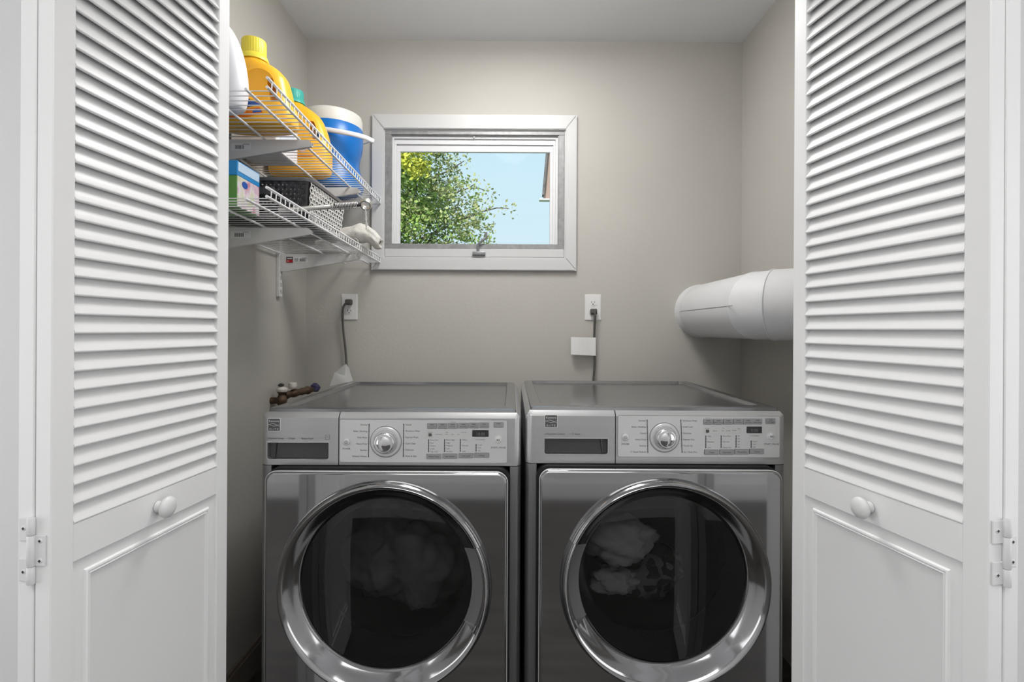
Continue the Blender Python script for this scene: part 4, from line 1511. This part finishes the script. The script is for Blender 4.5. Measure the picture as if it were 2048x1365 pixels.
def spring_rod():
    a, b = Vector((-.648, 1.440, 1.527)), Vector((-.442, 1.558, 1.574))
    d = (b - a)
    L = d.length
    o = thing('spring_rod', 'metal rod with a coil spring and end ring poking out over the lower shelf edge', 'spring rod', a)
    d.normalize()
    s, t = frame_axes(d)
    at = lambda k: d * (L * k)
    bm = nb()
    tube(bm, [at(0), at(.01), at(.60), at(.61)], [.0056, .0070, .0070, .0056], 14)
    finish(bm, 'rod', ZINC, o, smooth=50)
    bm = nb()
    tube(bm, [at(.585), at(.59), at(.615), at(.62)], [.007, .0092, .0092, .007], 14)
    tube(bm, [at(.6), at(.95)], .0058, 10, mi=1)
    finish(bm, 'ferrule', [ZINC, CHAR], o, smooth=50)
    bm = nb()
    N = 15
    pts = [at(.625 + .275 * k / (N * 12)) + (s * math.cos(2 * PI * k / 12) + t * math.sin(2 * PI * k / 12)) * .0102 for k in range(N * 12 + 1)]
    tube(bm, pts, .0016, 5)
    finish(bm, 'coil_spring', mat('spring_steel', (.62, .61, .60), .3, .9), o, smooth=80)
    bm = nb()
    lathe(bm, [(.0125, -.009), (.0165, -.0095), (.0180, 0), (.0165, .0095), (.0125, .009)], n=32, closed_prof=True)
    rot_bm(bm, Matrix.Translation(at(1.0) + Vector((.004, 0, 0))) @ Matrix.Rotation(math.radians(131), 4, 'X'))
    finish(bm, 'end_ring', ZINC, o, smooth=50)
    base = at(1.0)
    bm = nb()
    for ph in (0, PI):
        pts = [base + Vector((.0045 + .0022 * math.cos(k * .75 + ph) + .004 * k / 16, -.008, -.010 - .066 * k / 16)) for k in range(17)]
        tube(bm, pts, .0014, 6)
    finish(bm, 'string', STRING, o, smooth=80)
spring_rod()

def rag():
    Yc = 2.0
    z = pan_l(Yc) + .003
    o = thing('rolled_rag', 'rolled grey white towel rag hanging over the end of the lower shelf', 'rag', (-.63, Yc, z))
    n = 40
    S_ = []
    for i in range(36):
        t = i / 35
        x = -.115 + .234 * t
        r = .030 + .007 * math.sin(t * 2.6)
        zc = .034 + .034 * min(1, max(0, (t - .2) / .45)) - .032 * max(0, (t - .78) / .22) ** 1.3
        ring = []
        for k in range(n):
            a = 2 * PI * k / n
            nz = noise.fractal(Vector((x * 22, math.cos(a) * 1.2, math.sin(a) * 1.2)), 1, 2, 4) * .008
            rr = r + nz
            if t > .93:
                rr *= 1 - .25 * ((t - .93) / .07) ** 2
            ring.append((x, rr * 1.12 * math.cos(a), max(.0, zc + rr * math.sin(a)) if t < .4 else zc + rr * math.sin(a)))
        S_.append(ring)
    bm = nb()
    cen = Vector((S_[-1][0][0], sum(p[1] for p in S_[-1]) / n, sum(p[2] for p in S_[-1]) / n))
    for sc, dx_ in ((.93, .006), (.80, .008), (.62, .004), (.50, -.010), (.42, -.022)):
        S_.append([(cen.x + dx_ + .003 * math.sin(3 * 2 * PI * k / n), cen.y + (p[1] - cen.y) * sc, cen.z + (p[2] - cen.z) * sc) for k, p in enumerate(S_[-1] if sc == .93 else base_ring)])
        if sc == .93: base_ring = S_[-2]
    loft(bm, S_)
    finish(bm, 'roll', RAG, o, smooth=80)
    # spiral folds at the open end
    bm = nb()
    xe = .117
    pts, prev = [], None
    rows = [[], []]
    for k in range(61):
        a = k / 60 * 2 * PI * 1.3 + 2.2
        r = .021 - .014 * k / 60
        p = (1.1 * r * math.cos(a), .036 + r * math.sin(a))
        rows[0].append((xe - .020, p[0], p[1])); rows[1].append((xe + .006 + .003 * math.sin(k * .5), p[0], p[1]))
    sheet(bm, rows, .0035)
    finish(bm, 'inner_fold', RAG, o, smooth=80)
    bm = nb()
    for k in range(16):
        x, y, zz = .0 + random.uniform(-.03, .06), random.uniform(-.03, .0), -.006
        q = [Vector((x, y, zz))]
        for j in range(5):
            q.append(q[-1] + Vector((random.uniform(-.006, .006), random.uniform(-.004, .004), random.uniform(-.008, .0))))
        tube(bm, smooth_path(q, 3), .0007, 4)
    tag(finish(bm, 'frayed_threads', STRING, o, smooth=80), None, None, None, 'stuff')
    bm = nb()
    tube(bm, smooth_path([(.032, -.036, .045), (.046, -.041, .040), (.052, -.040, .022), (.038, -.041, .006), (.030, -.034, -.002)], 6), .0012, 5)
    finish(bm, 'loose_string', STRING, o, smooth=80)
rag()

# ------------------------------------------------------------------ water valve beside the washing machine
def valve():
    o = thing('water_valve', 'tarnished brass water valve with dark blue knob beside the washing machine', 'valve', (-.86, 1.95, .93))
    bm = nb()
    tube(bm, [(-.041, 0, .0), (0, 0, 0)], .012, 14)
    tube(bm, smooth_path([(0, 0, -.05), (0, 0, -.02), (0, 0, .02), (.001, 0, .035)], 4), [.016 + .004 * math.sin(k * 1.3) for k in range(13)], 14)
    finish(bm, 'valve_body', BRASS, o, smooth=50)
    bm = nb()
    lathe(bm, [(0, .0), (.018, .0), (.021, .006), (.019, .014), (.010, .019), (0, .021)], (0, 0, .032), n=20)
    finish(bm, 'valve_cap', LIME, o, smooth=50)
    bm = nb()
    lathe(bm, [(0, .0), (.009, .001), (.012, .006), (.007, .011), (0, .013)], (-.003, 0, .052), n=16)
    finish(bm, 'handle', BLACK, o, smooth=50)
    bm = nb()
    lathe(bm, [(0, -.010), (.014, -.010), (.018, 0), (.014, .012), (0, .014)], (.020, .05, .050), n=18)
    finish(bm, 'white_handle', LIME, o, smooth=50)
    bm = nb()
    rp = [.014, .017, .012, .016, .016, .012, .015, .013, .017, .012, .010, .012]
    pts = [(.002 + .0052 * k, .01 + .0155 * k, .018 + .0006 * k) for k in range(12)]
    tube(bm, pts, rp, 14)
    finish(bm, 'pipe', BRASS, o, smooth=60)
    bm = nb()
    bmesh.ops.create_icosphere(bm, subdivisions=2, radius=.019)
    for v in bm.verts:
        a = math.atan2(v.co.z, v.co.y)
        v.co *= 1 + .13 * math.cos(5 * a)
    rot_bm(bm, Matrix.Translation((.060, .172, .030)))
    finish(bm, 'blue_knob', DARKBLUE, o, smooth=60)
    bm = nb()
    tube(bm, smooth_path([(.0, .0, -.05), (.005, .0, -.12), (.04, .05, -.35), (.10, .17, -.45), (.13, .23, -.46)], 6), .011, 10)
    finish(bm, 'supply_hose', BLACK, o, smooth=60)
valve()

# ------------------------------------------------------------------ outside the window
struct('ground', GRASS, (-30, 30, YB + 1, 60, -3.2, -3.0), label='lawn behind the house')

def tree():
    base = Vector((-2.35, 8.4, -3.0))
    o = thing('leafy_tree', 'tall leafy green tree with yellow green tips seen through the window', 'tree', base)
    rnd = random.Random(5)
    bm = nb()
    trunk = [Vector((0, 0, 0)), Vector((.1, 0, 2.0)), Vector((.15, 0, 4.0)), Vector((.05, .1, 6.0)), Vector((-.1, 0, 8.2))]
    tp_ = smooth_path(trunk, 5)
    tube(bm, tp_, [.24 - .20 * k / (len(tp_) - 1) for k in range(len(tp_))], 10)
    finish(bm, 'trunk', BARK, o, smooth=60)
    tips = []
    def branch(a, b, r0, lift):
        m_ = (a + b) / 2 + Vector((0, 0, lift))
        p = smooth_path([a, m_, b], 5)
        p = [q + Vector((rnd.uniform(-.02, .02), rnd.uniform(-.02, .02), rnd.uniform(-.025, .025))) * (i > 0) for i, q in enumerate(p)]
        bm = nb()
        tube(bm, p, [r0 * (1 - .8 * k / (len(p) - 1)) for k in range(len(p))], 6)
        for j in range(3, len(p) - 1, 2):
            d = Vector((rnd.uniform(-.1, .4), rnd.uniform(-.3, .3), rnd.uniform(-.3, .35)))
            q = [p[j], p[j] + d * .5 + Vector((0, 0, .03)), p[j] + d]
            tube(bm, q, [r0 * .35, r0 * .25, r0 * .1], 5)
            tips.append(q[-1])
        finish(bm, 'branch', BARK, o, smooth=60)
        tips.append(p[-1])
    # limbs to the right of the trunk (towards the window) and all round
    for (z0, x1, z1, r, lift) in ((4.6, 1.25, 5.95, .045, -.05), (4.9, 1.9, 5.55, .040, .1), (5.2, 2.05, 6.15, .040, .08), (5.5, 1.75, 6.55, .035, .1), (5.9, 1.55, 6.95, .035, .1), (5.0, 1.0, 6.4, .05, .05), (6.3, 1.2, 7.3, .03, .1), (4.3, 1.6, 5.3, .04, .05)):
        branch(Vector((.12, 0, z0)), Vector((x1, rnd.uniform(-.4, .4), z1)), r, lift)
    for k in range(12):
        a = PI * .5 + PI * 1.1 * (k + .5) / 12
        z0 = 3.6 + 3.4 * rnd.random()
        branch(Vector((.1, 0, z0)), Vector((math.cos(a) * 1.7, math.sin(a) * 1.5, z0 + 1.0 * rnd.random() + .3)), .04, .08)
    crown_tips = [t for t in tips if t.x > .3]
    leaves = {0: ([], []), 1: ([], []), 2: ([], []), 3: ([], [])}
    def leafq(kind, c, s):
        vs, fs = leaves[kind]
        n = Vector((rnd.gauss(0, 1), rnd.gauss(-.5, 1), rnd.gauss(.6, 1))).normalized()
        a, b = frame_axes(n)
        an = rnd.random() * 2 * PI
        u = a * math.cos(an) + b * math.sin(an)
        w = n.cross(u)
        i = len(vs)
        vs.extend([tuple(c - u * s), tuple(c + w * s * .62 - n * s * .12), tuple(c + u * s * 1.1), tuple(c - w * s * .62 - n * s * .12)])
        fs.append((i, i + 1, i + 2)); fs.append((i, i + 2, i + 3))
    def cluster(c, r, n, kind, s=.031):
        for _ in range(n):
            d = Vector((rnd.gauss(0, 1), rnd.gauss(0, 1), rnd.gauss(0, .8)))
            leafq(kind, c + d * r * .5, s * rnd.uniform(.6, 1.25))
    # crown seen in the window: local x right edge as a function of height
    def edge(z):
        # z local 5.4..7.0 -> x right limit
        t = (z - 5.45) / 1.5
        if t < 0: return 1.80
        if t < .12: return 1.92 + .3 * t
        if t < .30: return 2.05
        if t < .58: return 2.0
        if t < .80: return 1.88 - (t - .58) * 1.5
        if t < 1.05: return 1.50 + (t - .8) * .35
        return 1.45
    cnt = 0
    while cnt < 620:
        z = rnd.uniform(5.1, 7.5)
        x = rnd.uniform(-.3, 2.2)
        e = edge(z)
        if x > e: continue
        f = x / e
        dens = 1.0 if f < .62 else max(.30, 1 - (f - .62) * 1.7)
        # open sky gap around the lower middle
        if .95 < x < 1.45 and 5.50 < z < 5.85: dens *= .18
        if .55 < x < .9 and 5.72 < z < 5.86: dens *= .3
        if rnd.random() > dens: continue
        y = rnd.uniform(-.8, .8)
        kind = 1 if (f > .62 and rnd.random() < .65) or rnd.random() < .22 else 0
        cluster(Vector((x, y, z)), .22 if f < .7 else .15, 44 if f < .7 else 28, kind)
        cnt += 1
    for c in crown_tips:
        cluster(c, .16, 22, 1)
    for k in range(240):
        a = rnd.uniform(PI * .42, PI * 1.58)
        rr = rnd.uniform(.5, 2.0)
        cluster(Vector((math.cos(a) * rr, math.sin(a) * rr, rnd.uniform(3.6, 8.6))), .26, 24, 0, .05)
    for (x, z, n) in ((.72, 6.58, 40), (.86, 6.53, 40), (.80, 6.62, 30), (1.03, 6.55, 30), (1.12, 6.50, 30), (1.02, 6.44, 26), (.95, 6.72, 40), (1.10, 6.73, 40), (.82, 6.77, 30), (.95, 6.40, 20)):
        cluster(Vector((x, -1.05, z)), .095, n * 2, 2, .034)
    for (x, z, n) in ((.98, 6.80, 16), (1.20, 6.81, 40), (1.35, 6.80, 30)):
        cluster(Vector((x, -1.1, z)), .09, n, 3, .03)
    for k, (m, nm) in {0: (LEAF, 'green_foliage'), 1: (LEAF2, 'olive_foliage'), 2: (LEAFY, 'yellow_foliage'), 3: (LEAFB, 'brown_foliage')}.items():
        vs, fs = leaves[k]
        me = bpy.data.meshes.new(nm)
        me.from_pydata(vs, [], fs)
        me.materials.append(m)
        f = link(nm, me, o)
        f['kind'] = 'stuff'
tree()

def neighbour():
    o = thing('neighbour_house', 'brown house with a steep dark roof at the right edge of the window view', 'house', (2.82, 9.6, -3.0))
    bm = nb()
    box(bm, -1.55, 3.0, 0, 6, 0, 6.6)
    finish(bm, 'house_wall', HOUSEM, o)
    bm = nb()
    plate(bm, [(-2.25, 6.58), (3.2, 6.58), (3.2, 9.2), (-2.05, 8.6), (-2.19, 7.4)], -.10, .02)
    finish(bm, 'roof_slope', [HOUSEM], o)
    bm = nb()
    plate(bm, [(-2.27, 6.66), (-2.235, 6.66), (-2.175, 7.4), (-2.03, 8.6), (-2.07, 8.6), (-2.21, 7.4)], -.16, .02)
    finish(bm, 'roof_edge', ROOFM, o)
    bm = nb()
    box(bm, -2.33, 3.2, -.2, -.08, 6.545, 6.58, .01, 1)
    finish(bm, 'gutter', VINYL, o)
    for x in (-.6, 1.4):
        f = bx('house_window', VINYL, o, x - .5, x + .5, -.06, .02, 3.2, 4.6, .01, 1)
        bx('house_pane', DISPLAY, f, x - .42, x + .42, -.07, -.055, 3.28, 4.52)
neighbour()
